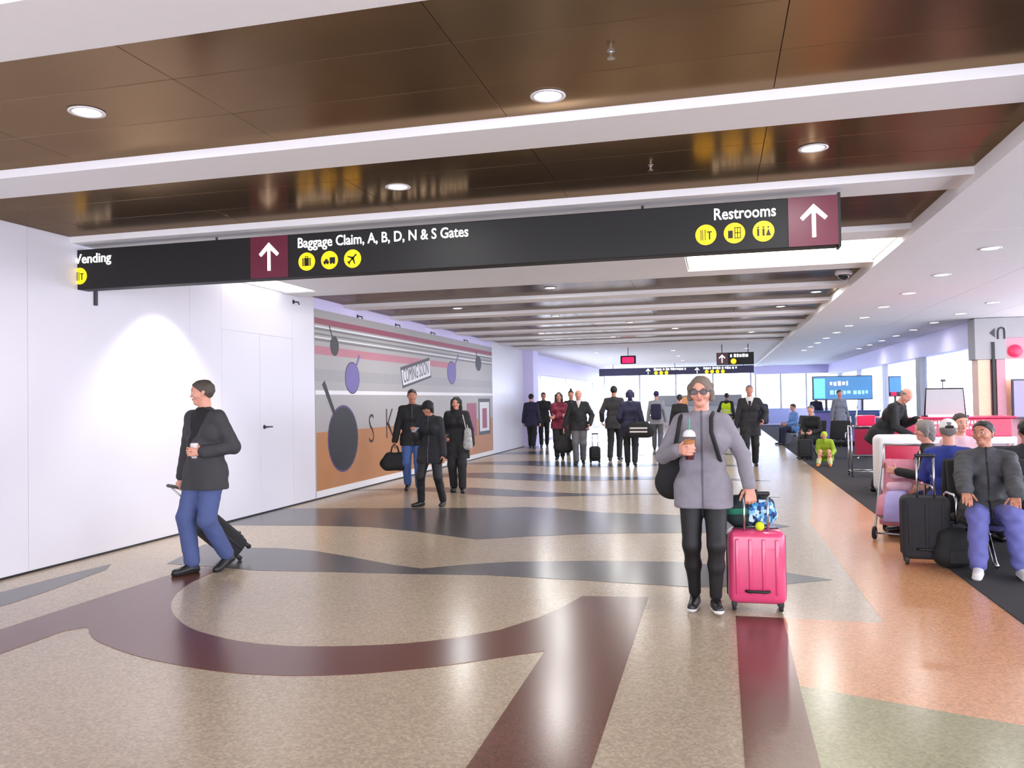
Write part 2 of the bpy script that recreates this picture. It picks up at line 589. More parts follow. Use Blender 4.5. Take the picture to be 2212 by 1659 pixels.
    if top is not None:
        q = list(torso)
        hem = pv - u * top_len * H
        for sd in (-1, 0, 1):
            q.append(P(pv + u * .02 * H + X * sd * .036 * H, hem + X * sd * .044 * H, .065 * H * fat, .068 * H * fat, n=F, s=.92))
        for a, kn, an in legs:
            q.append(P(a, a + (kn - a) * .34, .056 * H * (.5 + fat * .5), .054 * H))
        for i, (a, e, w) in enumerate(arms):
            q += [P(a, e, .0265 * H * (.5 + fat * .5), .0225 * H, k=.02 * s), P(e, w - (w - e) * .03, .0225 * H, .0185 * H, k=.015 * s)]
        q.append(P(nb - u * .022 * H, nb - u * .001 * H, .035 * H, .032 * H))
        tp = sdf('jacket' if top_loose > .012 else 'shirt', q, cv, top, r, k=.03 * s, off=top_loose, wr=wr,
                 cuts=[(-u, float(-u @ (hem - u * .012 * H)))])
        if collar is not None:
            cp = [P(nb + X * .037 * H * math.cos(t) + F * .037 * H * math.sin(t) + u * (.010 - .012 * math.sin(t)) * H,
                    nb + X * .037 * H * math.cos(t + .5) + F * .037 * H * math.sin(t + .5) + u * (.010 - .012 * math.sin(t + .5)) * H, .0105 * H)
                  for t in np.arange(-4.2, 1.1, .5)]
            sdf('collar', cp, cv, collar, r, k=.012)
        def panel(nm, m, inc, planes, front=.02, v=cv):
            sdf(nm, q, v, m, r, k=.03 * s, off=top_loose + inc, wr=wr,
                cuts=[(-F, float(-F @ (pv + F * front * H))), (-u, float(-u @ (hem - u * .010 * H)))] + planes)
        def wedge(apex, tan):
            return [(nrm(X * sd - u * tan), float(nrm(X * sd - u * tan) @ apex)) for sd in (-1, 1)]
        if shirt is not None:      # shirt showing in the neck opening
            panel('shirt_front', shirt, .0045, wedge(pv + u * vneck * H, .36), v=min(cv, .0085))
        if lapel is not None:
            for sd in (-1, 1):
                a1, a2 = pv + u * vneck * H, pv + u * (vneck - .015) * H
                n1, n2 = nrm(X * sd - u * .36), nrm(X * sd - u * .62)
                panel('lapel', lapel, .0085, [(-n1, float(-n1 @ a1)), (n2, float(n2 @ a2)), (-X * sd, float(-X * sd @ pv)), (u, float(u @ (nb - u * .02 * H)))], v=min(cv, .0085))
        if tie is not None:
            panel('tie', tie, .0075, wedge(pv + u * .05 * H, .10) + [(u, float(u @ (nb - u * .012 * H)))])
        if placket is not None:    # zip or button line down the front
            panel('front_zip', placket, .0055, [(X * sd, float(X * sd @ pv) + .009) for sd in (-1, 1)])
    if vest is not None:
        q = [dict(t) for t in torso[:4]]
        sdf('safety_vest', q, cv, vest, r, k=.03, off=top_loose + .008,
            cuts=[(-u, float(-u @ (pv - u * .01 * H))), (u, float(u @ (pv + u * .30 * H)))])
        for zz in (.07, .14):
            sdf('reflective_band', q, cv * .7, mat('reflective_silver_tape', (214, 214, 208), .3), r, k=.03, off=top_loose + .0125,
                cuts=[(-u, float(-u @ (pv + u * (zz - .013) * H))), (u, float(u @ (pv + u * (zz + .013) * H)))])
    # ---- shoes
    if shoes is not None:
        for an, ff, up, side in footf:
            heel = an - up * (ah - .036 * s) - ff * .03 * s
            toe = an - up * (ah - .030 * s) + ff * .165 * s
            q = [P(heel, toe, .040 * s, .036 * s, n=up, s=.95), P(an - up * .035 * s + ff * .01 * s, an - ff * .006 * s - up * .004 * s, .034 * s, .037 * s),
                 P(an - up * .02 * s + ff * .02 * s, toe - ff * .05 * s, .033 * s, .03 * s)]
            base = float(-up @ (an - up * ah))
            so = sdf('shoe', q, max(vox * .8, .008), shoes, r, k=.02, cuts=[(-up, base)])
            if sole is not None:
                sdf('sole', [q[0]], .006, sole, so, off=.006, cuts=[(-up, base + .001), (up, float(up @ (an - up * (ah - .024 * s))))])
    # ---- hair, caps, face
    style, hm = hair
    hv = max(vox * .8, .007)
    if hm is not None:
        base = [P(hc + hf * -.010 * H + hu * .018 * H, hc + hf * .004 * H + hu * .016 * H, .0535 * H, n=hx, s=.88)]
        pl = nrm(-hu + hf * .80)
        cut = [(pl, float(pl @ (hc + hu * .004 * H + hf * .006 * H)))]
        if style == 'fringe':        # only round the back and sides
            cut.append((hu, float(hu @ (hc + hu * .030 * H))))
        if style == 'long':
            base += [P(hc - hf * .03 * H, nb - F * .028 * H - u * .02 * H, .042 * H, .034 * H)]
            for sd in (-1, 1):
                base.append(P(hc + hx * sd * .04 * H + hu * .02 * H, nb + X * sd * .052 * H + F * .012 * H - u * .01 * H, .021 * H, .016 * H))
            cut = []
            base.append(P(hc + hf * .085 * H - hu * .045 * H, hc + hf * .085 * H + hu * .018 * H, .052 * H, .046 * H, n=hx, s=.72, sub=True))
        elif style == 'bob':
            base += [P(hc - hf * .03 * H - hu * .01 * H, hc - hf * .03 * H - hu * .045 * H, .038 * H, .032 * H)]
            for sd in (-1, 1):
                base.append(P(hc + hx * sd * .043 * H + hu * .02 * H, hc + hx * sd * .046 * H - hu * .03 * H, .016 * H, .012 * H))
            cut = []
            base.append(P(hc + hf * .080 * H - hu * .045 * H, hc + hf * .080 * H + hu * .012 * H, .050 * H, .044 * H, n=hx, s=.80, sub=True))
        ho = sdf('hair', base, hv, hm, r, k=.012, cuts=cut, wr=.0028, wf=74)
        if style == 'pony':
            q = hc - hf * .055 * H + hu * .03 * H
            sdf('ponytail', [P(q, q - hf * .02 * H, .022 * H, .02 * H), P(q - hf * .02 * H, q - hf * .035 * H - hu * .07 * H, .02 * H, .010 * H)], hv, hm, r, k=.012)
        if style == 'bun':
            q = hc - hf * .02 * H + hu * .075 * H
            sdf('hair_bun', [P(q, q + hu * .005 * H, .022 * H)], hv, hm, r)
        if face:
            for sd in (-1, 1):
                q = hc + hx * sd * .019 * H + hf * .0525 * H + hu * .0155 * H
                sdf('eyebrow', [P(q - hx * .009 * H, q + hx * .009 * H + hu * .001 * H, .0022 * H)], .003, hm, r)
    if face:
        for sd in (-1, 1):
            q = hc + hx * sd * .0185 * H + hf * .0442 * H + hu * .001 * H
            ey = MB().lathe([(.0072 * H * math.sin(t), -.0072 * H * math.cos(t)) for t in np.linspace(.05, PI - .05, 8)], q, 12).build('eye', EYEWHITE, r, True)
            MB().lathe([(.0042 * H * math.sin(t), -.0042 * H * math.cos(t)) for t in np.linspace(.05, PI - .05, 6)], q + hf * .0042 * H, 10).build('iris', IRIS, ey, True)
        q = hc + hf * .0468 * H - hu * .0335 * H
        sdf('mouth', [P(q - hx * .0115 * H - hf * .002 * H, q, .0026 * H, .0040 * H), P(q, q + hx * .0115 * H - hf * .002 * H, .0040 * H, .0026 * H)], .003, LIP, r)
    if glasses:
        gm = mat('black_glasses_frame', (20, 18, 18), .3)
        b = MB()
        for sd in (-1, 1):
            c = hc + hx * sd * .020 * H + hf * .0595 * H + hu * .001 * H
            b.tube([c + hx * .0155 * H * math.cos(t) + hu * .0115 * H * math.sin(t) for t in np.linspace(0, 2 * PI, 17)[:-1]], .0022, 6, closed=True)
            b.tube([c + hx * sd * .0155 * H, hc + hx * sd * .047 * H + hf * .045 * H + hu * .004 * H, hc + hx * sd * .048 * H - hf * .004 * H + hu * .006 * H], .0019, 6)
        b.tube([hc + hx * -.0045 * H + hf * .061 * H + hu * .004 * H, hc + hx * .0045 * H + hf * .061 * H + hu * .004 * H], .002, 6)
        go = b.build('glasses', gm, r)
        b = MB()
        for sd in (-1, 1):
            c = hc + hx * sd * .020 * H + hf * .0595 * H + hu * .001 * H
            b.bm.faces.new([b.bm.verts.new(c + hx * .0152 * H * math.cos(t) + hu * .0112 * H * math.sin(t)) for t in np.linspace(0, 2 * PI, 15)[:-1]])
        b.build('lens', glass('dark_lens_glass', (120, 116, 116), .03), go)
    if cap is not None:
        cm, back = cap
        bf = -hf if back else hf
        pl = nrm(-hu)
        co = sdf('cap', [P(hc + hf * -.006 * H + hu * .020 * H, hc + hf * .002 * H + hu * .020 * H, .0565 * H, n=hx, s=.89)], hv, cm, r,
                 cuts=[(pl, float(pl @ (hc + hu * .020 * H)))] + ([] ))
        q0 = hc + bf * .045 * H + hu * .020 * H
        sdf('cap_brim', [P(q0 - hx * .022 * H, q0 + hx * .022 * H, .024 * H, n=hu, s=.16), P(q0 + bf * .028 * H - hx * .012 * H, q0 + bf * .028 * H + hx * .012 * H - hu * .004 * H, .024 * H, n=hu, s=.16)],
            .006, cm, co, k=.01)
        if back is not None:
            q1 = hc - bf * .060 * H + hu * .030 * H
            sdf('cap_strap', [P(q1 - hx * .016 * H, q1 + hx * .016 * H, .008 * H)], .005, BLACK, co)
    M = Matrix.Translation(Vector(loc)) @ Matrix.Rotation(rz, 4, 'Z')
    J = dict(root=r, shR=shR, shL=shL, wR=arms[0][2], wL=arms[1][2], eR=arms[0][1], eL=arms[1][1], pv=pv, u=u, F=F, X=X, nb=nb, hc=hc,
             kR=legs[0][1], kL=legs[1][1])
    J['W'] = lambda p: M @ Vector(p)
    return J

# ------------------------------------------------------------------ setting: floor
XW, XC = -6.33, 1.95          # left wall face, edge of the gate carpet
ZB, ZP = 3.22, 3.28           # underside of the beams, underside of the ceiling metal
Y0, YE = -5.0, 46.0

BEIGE = terrazzo('beige_terrazzo', (174, 157, 134))
T_MAROON = terrazzo('maroon_brown_terrazzo', (96, 52, 36))
T_DARK = terrazzo('slate_terrazzo', (76, 73, 72))
T_TAN = terrazzo('warm_tan_terrazzo', (204, 148, 106))
T_OLIVE = terrazzo('olive_grey_terrazzo', (146, 142, 104))

floor = box('floor', (-7.5, Y0, -0.15), (XC, YE + 3, -0.0025), BEIGE)
tag(floor, kind='structure')
def inlay(poly, m, z=0.0):
    o = MB().prism(poly, lambda a, b, t: Vector((a, b, t)), -0.06, z).build('terrazzo_inlay', m, floor)
    return o
inlay([(0.41, 5.99), (XC - .006, 5.99), (XC - .006, 4.07), (1.35, 4.27), (0.392, 4.61)], T_TAN, -0.0008)
inlay([(1.06, 5.99), (1.06, 10.5), (1.35, 13.0), (XC - .006, 19.0), (XC - .006, 5.99)], T_TAN, -0.0012)
inlay([(0.39, 4.61), (1.35, 4.27), (XC - .006, 4.07), (XC - .006, 1.0), (0.36, 1.0)], T_OLIVE, -0.0008)
# the maroon bars
inlay([(-1.07, 6.37), (-0.56, 6.42), (-0.54, 1.0), (-1.06, 1.0), (-1.07, 4.94)], T_MAROON)
inlay([(0.09, 5.99), (0.41, 5.99), (0.39, 4.61), (0.37, 1.0), (0.07, 1.0), (0.08, 4.56)], T_MAROON)
# the long hooked curve on the left
outer = [(-4.44, 1.0), (-4.44, 4.21), (-4.44, 4.72), (-4.36, 4.84), (-4.20, 4.70), (-3.99, 4.55), (-3.57, 4.36), (-3.18, 4.25), (-2.83, 4.19), (-2.47, 4.20), (-2.22, 4.25), (-1.97, 4.34), (-1.62, 4.53), (-1.36, 4.72), (-1.07, 4.94)]
inner = [(-1.07, 6.37), (-1.15, 6.05), (-1.28, 5.67), (-1.46, 5.34), (-1.76, 5.06), (-2.05, 4.89), (-2.42, 4.77), (-2.77, 4.72), (-3.14, 4.77), (-3.56, 4.94), (-3.86, 5.17), (-4.15, 5.48), (-4.38, 5.85), (-4.52, 6.25), (-4.62, 6.75), (-4.92, 6.75), (-4.93, 5.74), (-4.92, 1.0)]
def smooth(p, keep=2, n=5):
    out = list(p[:keep])
    for i in range(keep, len(p) - keep):
        p0, p1, p2, p3 = (np.array(p[j]) for j in (i - 1, i, i + 1, min(i + 2, len(p) - 1)))
        for t in np.arange(n) / n:
            out.append(tuple(.5 * (2 * p1 + (p2 - p0) * t + (2 * p0 - 5 * p1 + 4 * p2 - p3) * t * t + (3 * p1 - p0 - 3 * p2 + p3) * t ** 3)))
    return out + list(p[-keep:])
inlay(smooth(outer, 3) + smooth(inner, 3), T_MAROON, 0.0)
inlay([(-5.50, 1.0), (-5.50, 5.3), (-5.54, 5.71), (-5.70, 6.59), (-5.85, 6.83), (-5.90, 6.4), (-5.92, 5.61), (-5.92, 1.0)], T_DARK)
# wavy bands across the concourse
inlay([(-5.6, 7.98), (-4.96, 7.87), (-4.59, 7.9), (-4.15, 7.81), (-3.61, 7.56), (-3.04, 7.26), (-2.71, 7.15), (-2.38, 7.38), (-1.96, 7.6), (-1.11, 7.79), (-0.46, 7.85), (0.3, 7.7), (0.9, 7.3), (0.3, 6.95), (-0.22, 6.83), (-0.6, 6.87), (-1.4, 6.94), (-2.04, 6.98), (-2.67, 6.91), (-3.56, 6.86), (-4.2, 6.81), (-5.3, 6.95)], T_DARK)
inlay([(XW, 10.9), (-5.83, 10.98), (-3.23, 11.36), (-2.75, 11.52), (-2.36, 11.47), (-1.57, 11.09), (-0.63, 10.99), (0.3, 10.8), (0.8, 10.2), (0.3, 9.7), (-0.55, 9.52), (-1.33, 9.37), (-2.09, 9.06), (-2.66, 8.76), (-2.91, 8.87), (-3.54, 9.18), (-4.25, 9.43), (-5.02, 9.44), (XW, 9.3)], T_DARK)
def wave(y, w, x0=XW, x1=0.9):
    xs = np.linspace(x0, x1, 15)
    tp = [1 - ((x - x0) / (x1 - x0)) ** 4 for x in xs]
    up = [(x, y + (.35 * math.sin(x * 1.25 + 1.0) + w) * t) for x, t in zip(xs, tp)]
    dn = [(x, y + .35 * math.sin(x * 1.25 + 2.2) * t - .01) for x, t in zip(xs, tp)]
    return up + dn[::-1]
inlay(wave(13.1, .55), T_DARK)
inlay(wave(15.6, 1.0), T_DARK)
inlay(wave(18.8, 1.1), T_DARK)
inlay(wave(22.5, 1.4), T_DARK)
inlay(wave(27.5, 1.8), T_DARK)

carpet = box('carpet', (XC, Y0, -0.15), (9.0, YE + 3, 0.004), CARPET)
tag(carpet, 'charcoal carpet under the gate seating on the right', 'carpet', kind='structure')

# ------------------------------------------------------------------ setting: ceiling
ceiling = box('ceiling', (-7.5, Y0, 3.42), (9.0, YE + 3, 3.5), WHITE)
tag(ceiling, kind='structure')
def piece(name, lo, hi, m, parent, cache={}):
    lo, hi = Vector(lo), Vector(hi)
    d = hi - lo
    key = (name, m.name, round(d.x, 3), round(d.y, 3), round(d.z, 3))
    if key not in cache:
        b = MB().box(-d / 2, d / 2, 0.0015, 1)
        bmesh.ops.recalc_face_normals(b.bm, faces=b.bm.faces)
        me = bpy.data.meshes.new(name)
        b.bm.to_mesh(me)
        b.bm.free()
        me.materials.append(m)
        cache[key] = me
    o = bpy.data.objects.new(name, cache[key])
    COL.objects.link(o)
    o.parent = parent
    o.location = (lo + hi) / 2
    return o
xe = [XW, -5.86, -4.31, -2.76, -1.21, 0.34, 1.93]
for k in range(-3, 11):
    y0 = 3.16 + 2.07 * k
    y1 = y0 + 1.61
    piece('beam', (XW - .1, y1, ZB), (1.93, y0 + 2.07, 3.42), BEAM, ceiling)
    if k == 3:
        continue
    if k < 6:
        for i in range(6):
            for j in range(3):
                piece('ceiling_panel', (xe[i] + .0015, y0 + .537 * j + .0015, ZP), (xe[i + 1] - .0015, y0 + .537 * (j + 1) - .0015, ZP + .03), BRONZE, ceiling)
    else:
        for i in range(6):
            piece('ceiling_panel', (xe[i] + .005, y0 + .004, ZP), (xe[i + 1] - .005, y1 - .004, ZP + .03), BRONZE, ceiling)
# the white coffer in the middle of the run, with a lit diffuser at its right end
y0 = 3.16 + 2.07 * 3
box('coffer', (-5.75, y0, ZB + .001), (-.35, y0 + 1.61, 3.42), BEAM, ceiling)
lp = root('ceiling_light', (.79, y0 + .8, ZB), 0, 'large lit ceiling diffuser behind the right end of the long sign', 'ceiling light')
box('light_frame', (-1.13, -.8, 0.03), (1.13, .8, .08), WHITE, lp)
box('diffuser', (-1.10, -.77, 0.012), (1.10, .77, .03), LIGHTPANEL, lp, 0.004)
lp2 = root('ceiling_light', (-6.03, y0 + .8, ZB), 0, 'narrow lit ceiling slot beside the left wall behind the sign', 'ceiling light')
box('light_frame', (-.27, -.8, 0.03), (.27, .8, .08), WHITE, lp2)
box('diffuser', (-.24, -.76, 0.012), (.24, .76, .03), mat('soft_lit_slot', (255, 252, 244), .4, emit=1.0, var=0), lp2, 0.004)
# beyond the beams: plain white ceiling
box('ceiling_panel', (-7.5, 25.93, ZB), (1.93, YE + 2, 3.42), BEAM, ceiling)
# gate side
side = box('trim_1', (1.93, Y0, 3.16), (2.33, YE, 3.42), BEAM)
tag(side, kind='structure')
ye = [3.16 + 2.07 * k + 1.84 for k in range(-4, 21)]
xs_ = [2.34, 3.95, 5.56, 7.17, 8.78]
for a, b in zip(ye, ye[1:]):
    for c, d in zip(xs_, xs_[1:]):
        piece('ceiling_panel', (c + .004, a + .004, 3.20), (d - .004, b - .004, 3.24), CEILTILE, ceiling)

# ------------------------------------------------------------------ setting: left wall
wl = box('wall_left', (XW - .22, Y0, 0), (XW - .012, 27.0, 3.42), WHITE)
tag(wl, kind='structure')
pe = [Y0, -3.44, -1.0, 1.44, 3.88, 6.32, 8.76, 9.42]
for a, b in zip(pe, pe[1:]):
    piece('wall_panel', (XW - .012, a + .002, 0.012), (XW, b - .002, ZP), WALL, wl)
piece('wall_panel', (XW - .012, 9.42, 2.56), (XW, 11.26, ZP), WALL, wl)
piece('wall_panel', (XW - .012, 11.262, 0.012), (XW, 11.955, ZP), WALL, wl)
piece('wall_panel', (XW - .012, 22.64, 0.012), (XW, 26.5, ZP), WALL, wl)
piece('wall_panel', (XW - .012, 11.957, 3.10), (XW, 22.638, ZP), LAVENDER, wl)
dr = root('door_1', (XW, 10.34, 0))
tag(dr, kind='structure')
for a, b in ((-.917, -.003), (.003, .917)):
    box('door_leaf', (-.012, a, .012), (-.001, b, 2.553), WALL, dr, .002, 1)
h = MB()
h.lathe([(.0, 0), (.03, 0), (.03, .008), (.012, .01), (.012, .05), (0, .05)], (0, .10, 1.23), 14, Matrix.Rotation(PI / 2, 3, 'Y'))
h.tube([(.05, .10, 1.23), (.05, .14, 1.23), (.048, .24, 1.228)], .011, 8)
hd_ = h.build('door_handle', DARKMETAL, dr)
for i, (y, z) in enumerate(((8.0, 2.87),)):
    pass
bs = box('shadow_strip_left', (XW, Y0, 0), (XW + .006, 26.5, .018), BLACK)  # black strip standing in for the shadow gap at the wall foot
tag(bs, kind='structure')
pc = box('pillar', (XW - .2, 26.5, 0), (-5.98, 27.3, 3.22), LAVENDER)
tag(pc, 'lavender white pillar where the left wall ends', 'pillar', kind='structure')

# ------------------------------------------------------------------ setting: shop windows on the left, far end and gate windows
GLASS = glass('clear_window_glass')
SHOPLIT = mat('lit_shop_interior', (255, 253, 250), .5, emit=1.25, var=.02, scale=1.0)
ALU = mat('silver_mullion', (176, 176, 182), .35, metal=.5, var=.02)
wf = box('wall_left_far', (-6.75, 27.3, 2.45), (-6.35, YE, 3.42), LAVENDER)
tag(wf, kind='structure')
fasc = box('trim_2', (-6.35, 27.3, 2.5), (-6.25, YE, 2.95), LAVENDER)
tag(fasc, kind='structure')
wn = root('window_1', (-6.5, 27.3, 0)); tag(wn, kind='structure')
for k in range(7):
    y = k * 2.65
    box('mullion', (-.05, y, 0), (.05, y + .09, 2.45), ALU, wn)
    box('pane', (-.012, y + .09, .1), (.012, y + 2.65, 2.45), GLASS, wn)
box('sill', (-.07, 0, 0), (.07, 18.7, .1), ALU, wn)
shop = box('shop_interior', (-10, 27.3, 0), (-9.8, YE, 3.2), SHOPLIT)
tag(shop, 'bright lit interior behind the shop windows on the far left', 'shop interior', kind='structure')
wn2 = root('window_2', (0, YE, 0)); tag(wn2, kind='structure')
for k in range(5):
    x = -6.3 + k * 2.0
    box('mullion', (x, -.05, 0), (x + .09, .05, 2.95), ALU, wn2)
    box('pane', (x + .09, -.012, .1), (x + 2.0, .012, 2.95), GLASS, wn2)
box('sill', (-6.3, -.07, 0), (1.9, .07, .1), ALU, wn2)
box('head', (-6.3, -.07, 2.95), (1.9, .07, 3.22), LAVENDER, wn2)
wr_ = box('wall_right', (5.7, 20.3, 2.62), (6.0, YE, 3.20), LAVENDER)
tag(wr_, kind='structure')
wn3 = root('window_3', (5.8, 20.3, 0)); tag(wn3, kind='structure')
for k in range(5):
    y = k * 5.5
    w_ = .5 if k == 1 else .10
    box('mullion', (-.10, y, 0), (.10, y + w_, 2.62), GREYWALL if k == 1 else ALU, wn3)
    box('pane', (-.012, y + w_, .45), (.012, y + 5.5, 2.62), GLASS, wn3)
box('sill', (-.14, 0, 0), (.14, 24.75, .45), LAVENDER, wn3)
we = box('wall_end', (1.9, YE, 0), (6.0, YE + .15, .9), LAVENDER); tag(we, kind='structure')
wn4 = root('window_4', (1.95, YE, .9)); tag(wn4, kind='structure')
for k in range(3):
    box('mullion', (k * 1.3, -.05, 0), (k * 1.3 + .08, .05, 2.3), ALU, wn4)
    box('pane', (k * 1.3 + .08, -.012, 0), (k * 1.3 + 1.3, .012, 2.3), GLASS, wn4)
we2 = box('trim_3', (1.9, YE - .06, 2.75), (6.0, YE + .1, 3.42), LAVENDER); tag(we2, kind='structure')

# shop portal at the right edge
sp = root('shop_portal', (5.5, 19.8, 0), 0, 'grey and pink shop portal with a lit panel beside the gate windows', 'shop front')
PEACH = mat('peach_laminate', (236, 186, 156), .45); PINK = mat('dusty_pink_laminate', (200, 138, 150), .45)
box('column', (0, 0, 2.28), (.62, .5, 3.19), GREYWALL, sp, .01)
box('pilaster', (.05, .02, 0), (.30, .45, 2.28), PEACH, sp, .01)
box('pilaster', (.42, .02, 0), (.60, .45, 2.28), PINK, sp, .01)
box('post', (.33, -.03, 0), (.385, .05, 2.66), BLACK, sp)
box('fascia', (.62, .05, 2.28), (3.2, .5, 2.75), PINK, sp, .01)
box('soffit', (.62, .05, 2.75), (3.2, .5, 3.19), GREYWALL, sp)
box('lit_panel', (.62, .10, 1.84), (3.2, .16, 2.28), mat('lit_white_shop_panel', (255, 250, 250), .4, emit=1.3, var=0), sp)
box('base_panel', (.62, .12, 0), (3.2, .45, .98), PINK, sp, .01)
box('back_panel', (.62, .30, .98), (3.2, .45, 1.84), PEACH, sp)
MB().lathe([(0, 0), (.13, 0), (.14, .03), (.12, .05), (0, .05)], (.80, .05, 2.45), 20, Matrix.Rotation(PI / 2, 3, 'X')).build('red_emblem', mat('red_emblem_lit', (240, 30, 70), .4, emit=.5, var=0), sp, True)
gs = MB()
gs.prism([(.30, 2.86), (.40, 2.96), (.40, 2.76)], lambda a, b, t: Vector((a, t, b)), -.012, .002)
gs.tube([(.46, -.004, 2.72), (.46, -.004, 2.88), (.48, -.004, 2.95), (.53, -.004, 2.97), (.58, -.004, 2.95), (.59, -.004, 2.88), (.59, -.004, 2.72)], .02, 6)
gs.build('gate_symbol', mat('charcoal_print', (62, 62, 64), .6), sp)
mo = root('standing_monitor', (6.2, 19.7, 0), 0, 'lavender lit monitor on a black stand by the shop portal', 'monitor')
box('screen', (0, -.03, 1.02), (.75, .0, 1.80), mat('lavender_screen', (150, 142, 212), .6, emit=.12, var=.06, scale=3), mo)
box('bezel', (-.03, .0, .98), (.78, .05, 1.84), DARKMETAL, mo, .008)
box('stand', (.3, .0, .0), (.42, .06, 1.0), BLACK, mo)
box('foot', (.1, -.2, .004), (.65, .26, .03), BLACK, mo)

# ------------------------------------------------------------------ hanging signs
def arrow(parent, cx, cz, s, y=-.004, name='arrow'):
    b = MB()
    f = lambda a, c, t: Vector((a, t, c))
    w = s * .11
    b.prism([(cx - w, cz - s), (cx + w, cz - s), (cx + w, cz + s * .55), (cx - w, cz + s * .55)], f, y, 0)
    for sg in (-1, 1):
        p = [(cx, cz + s), (cx, cz + s * .60), (cx + sg * s * .62, cz + s * .02), (cx + sg * s * .78, cz + s * .20)]
        b.prism(p, f, y, 0)
    return b.build(name, SIGNWHITE, parent)

def disc(parent, cx, cz, r, icon):
    c = MB().lathe([(0, 0), (r, 0), (r, .005), (0, .005)], (cx, 0, cz), 28, Matrix.Rotation(PI / 2, 3, 'X')).build('yellow_disc', SIGNYELLOW, parent)
    b = MB()
    B = lambda x0, z0, x1, z1: b.box((cx + x0 * r, -.0085, cz + z0 * r), (cx + x1 * r, -.0045, cz + z1 * r))
    if icon == 'case':
        B(-.5, -.5, -.36, .4); B(-.28, -.5, .28, .4); B(.36, -.5, .5, .4); B(-.2, .4, -.12, .58); B(.12, .4, .2, .58); B(-.2, .52, .2, .6)
    elif icon == 'taxi':
        B(-.7, -.35, -.05, -.05); B(-.5, -.05, -.2, .15); B(.05, -.35, .7, .3)
        for x in (-.55, -.2, .2, .55): b.lathe([(0, 0), (.1 * r, 0), (.1 * r, .004), (0, .004)], (cx + x * r, -.0045, cz - .38 * r), 10, Matrix.Rotation(PI / 2, 3, 'X'))
    elif icon == 'plane':
        f = lambda a, c, t: Vector((cx + (a * .707 + c * .707) * r, t, cz + (-a * .707 + c * .707) * r))
        b.prism([(-.07, -.7), (.07, -.7), (.09, .6), (0, .75), (-.09, .6)], f, -.0085, -.0045)
        b.prism([(0, .25), (.62, -.15), (.62, -.28), (0, -.05), (-.62, -.28), (-.62, -.15)], f, -.0085, -.0045)
        b.prism([(0, -.45), (.25, -.62), (.25, -.7), (0, -.62), (-.25, -.7), (-.25, -.62)], f, -.0085, -.0045)
    elif icon == 'food':
        B(-.5, -.55, -.42, .5); B(-.34, -.55, -.26, .5); B(-.1, -.55, -.02, .5); B(.1, .2, .6, .32); B(.28, -.5, .42, .2)
    elif icon == 'vend':
        B(-.6, -.5, -.15, .25); B(.0, -.55, .08, .55); B(.52, -.55, .6, .55); B(.0, .47, .6, .55); B(.0, -.04, .6, .04); B(.26, -.55, .34, .55); B(.0, -.55, .6, -.47)
    elif icon == 'wc':
        for x in (-.5, .0, .45):
            b.lathe([(0, 0), (.09 * r, 0), (.09 * r, .004), (0, .004)], (cx + x * r, -.0045, cz + .38 * r), 10, Matrix.Rotation(PI / 2, 3, 'X'))
        B(-.6, -.45, -.4, .25); B(-.1, -.45, .1, .25)
        b.prism([(.45 * r, .25 * r), (.7 * r, -.45 * r), (.2 * r, -.45 * r)], lambda a, c, t: Vector((cx + a, t, cz + c)), -.0085, -.0045)
    b.build('pictogram', BLACK, c)
    return c

sg = root('hanging_sign', (0, 6.94, 0), 0, 'long black overhead sign with Baggage Claim and Restrooms lettering under the beam', 'sign')
box('sign_box', (-6.6, 0, 2.757), (.965, .16, 3.165), SIGNBLACK, sg, .008)
for x0, x1, cx in ((-4.335, -3.935, -4.135), (.585, .975, .78)):
    box('arrow_panel', (x0, -.006, 2.762), (x1, .004, 3.16), MAROON, sg)
    arrow(sg, cx, 2.965, .135, -.012)
box('end_cap', (.965, -.008, 2.745), (.985, .17, 3.18), BLACK, sg)
text_mesh('lettering', 'Baggage Claim, A, B, D, N & S Gates', .135, SIGNWHITE, sg, (-3.83, -.003, 3.03), off=.0012, width=1.69)
text_mesh('lettering', 'Restrooms', .135, SIGNWHITE, sg, (.0, -.003, 3.025), off=.0014, width=.49)
text_mesh('lettering', 'Vending', .135, SIGNWHITE, sg, (-6.36, -.003, 3.025), off=.0014, width=.44)
disc(sg, -6.30, 2.895, .085, 'food')
for x, ic in ((-3.74, 'case'), (-3.505, 'taxi'), (-3.27, 'plane')): disc(sg, x, 2.895, .085, ic)
for x, ic in ((-.07, 'food'), (.16, 'vend'), (.39, 'wc')): disc(sg, x, 2.905, .085, ic)
for x in (-4.8, -.6):
    MB().tube([(x, .14, 3.16), (x, .14, 3.23)], .012, 8).build('hanger', DARKMETAL, sg)

def bars(parent, x0, x1, z, h, m, y=-.004, n=7, seed=1):
    rnd = random.Random(seed)
    b = MB()
    x = x0
    while x < x1 - h * .3:
        w = h * rnd.uniform(.45, .8)
        b.box((x, y, z - h / 2 * rnd.choice((1, 1, .7))), (min(x + w, x1), 0, z + h / 2 * rnd.choice((1, .72, .72))))
        x += w + h * rnd.choice((.25, .25, .25, .6))
    return tag(b.build('lettering', m, parent), kind='stuff')

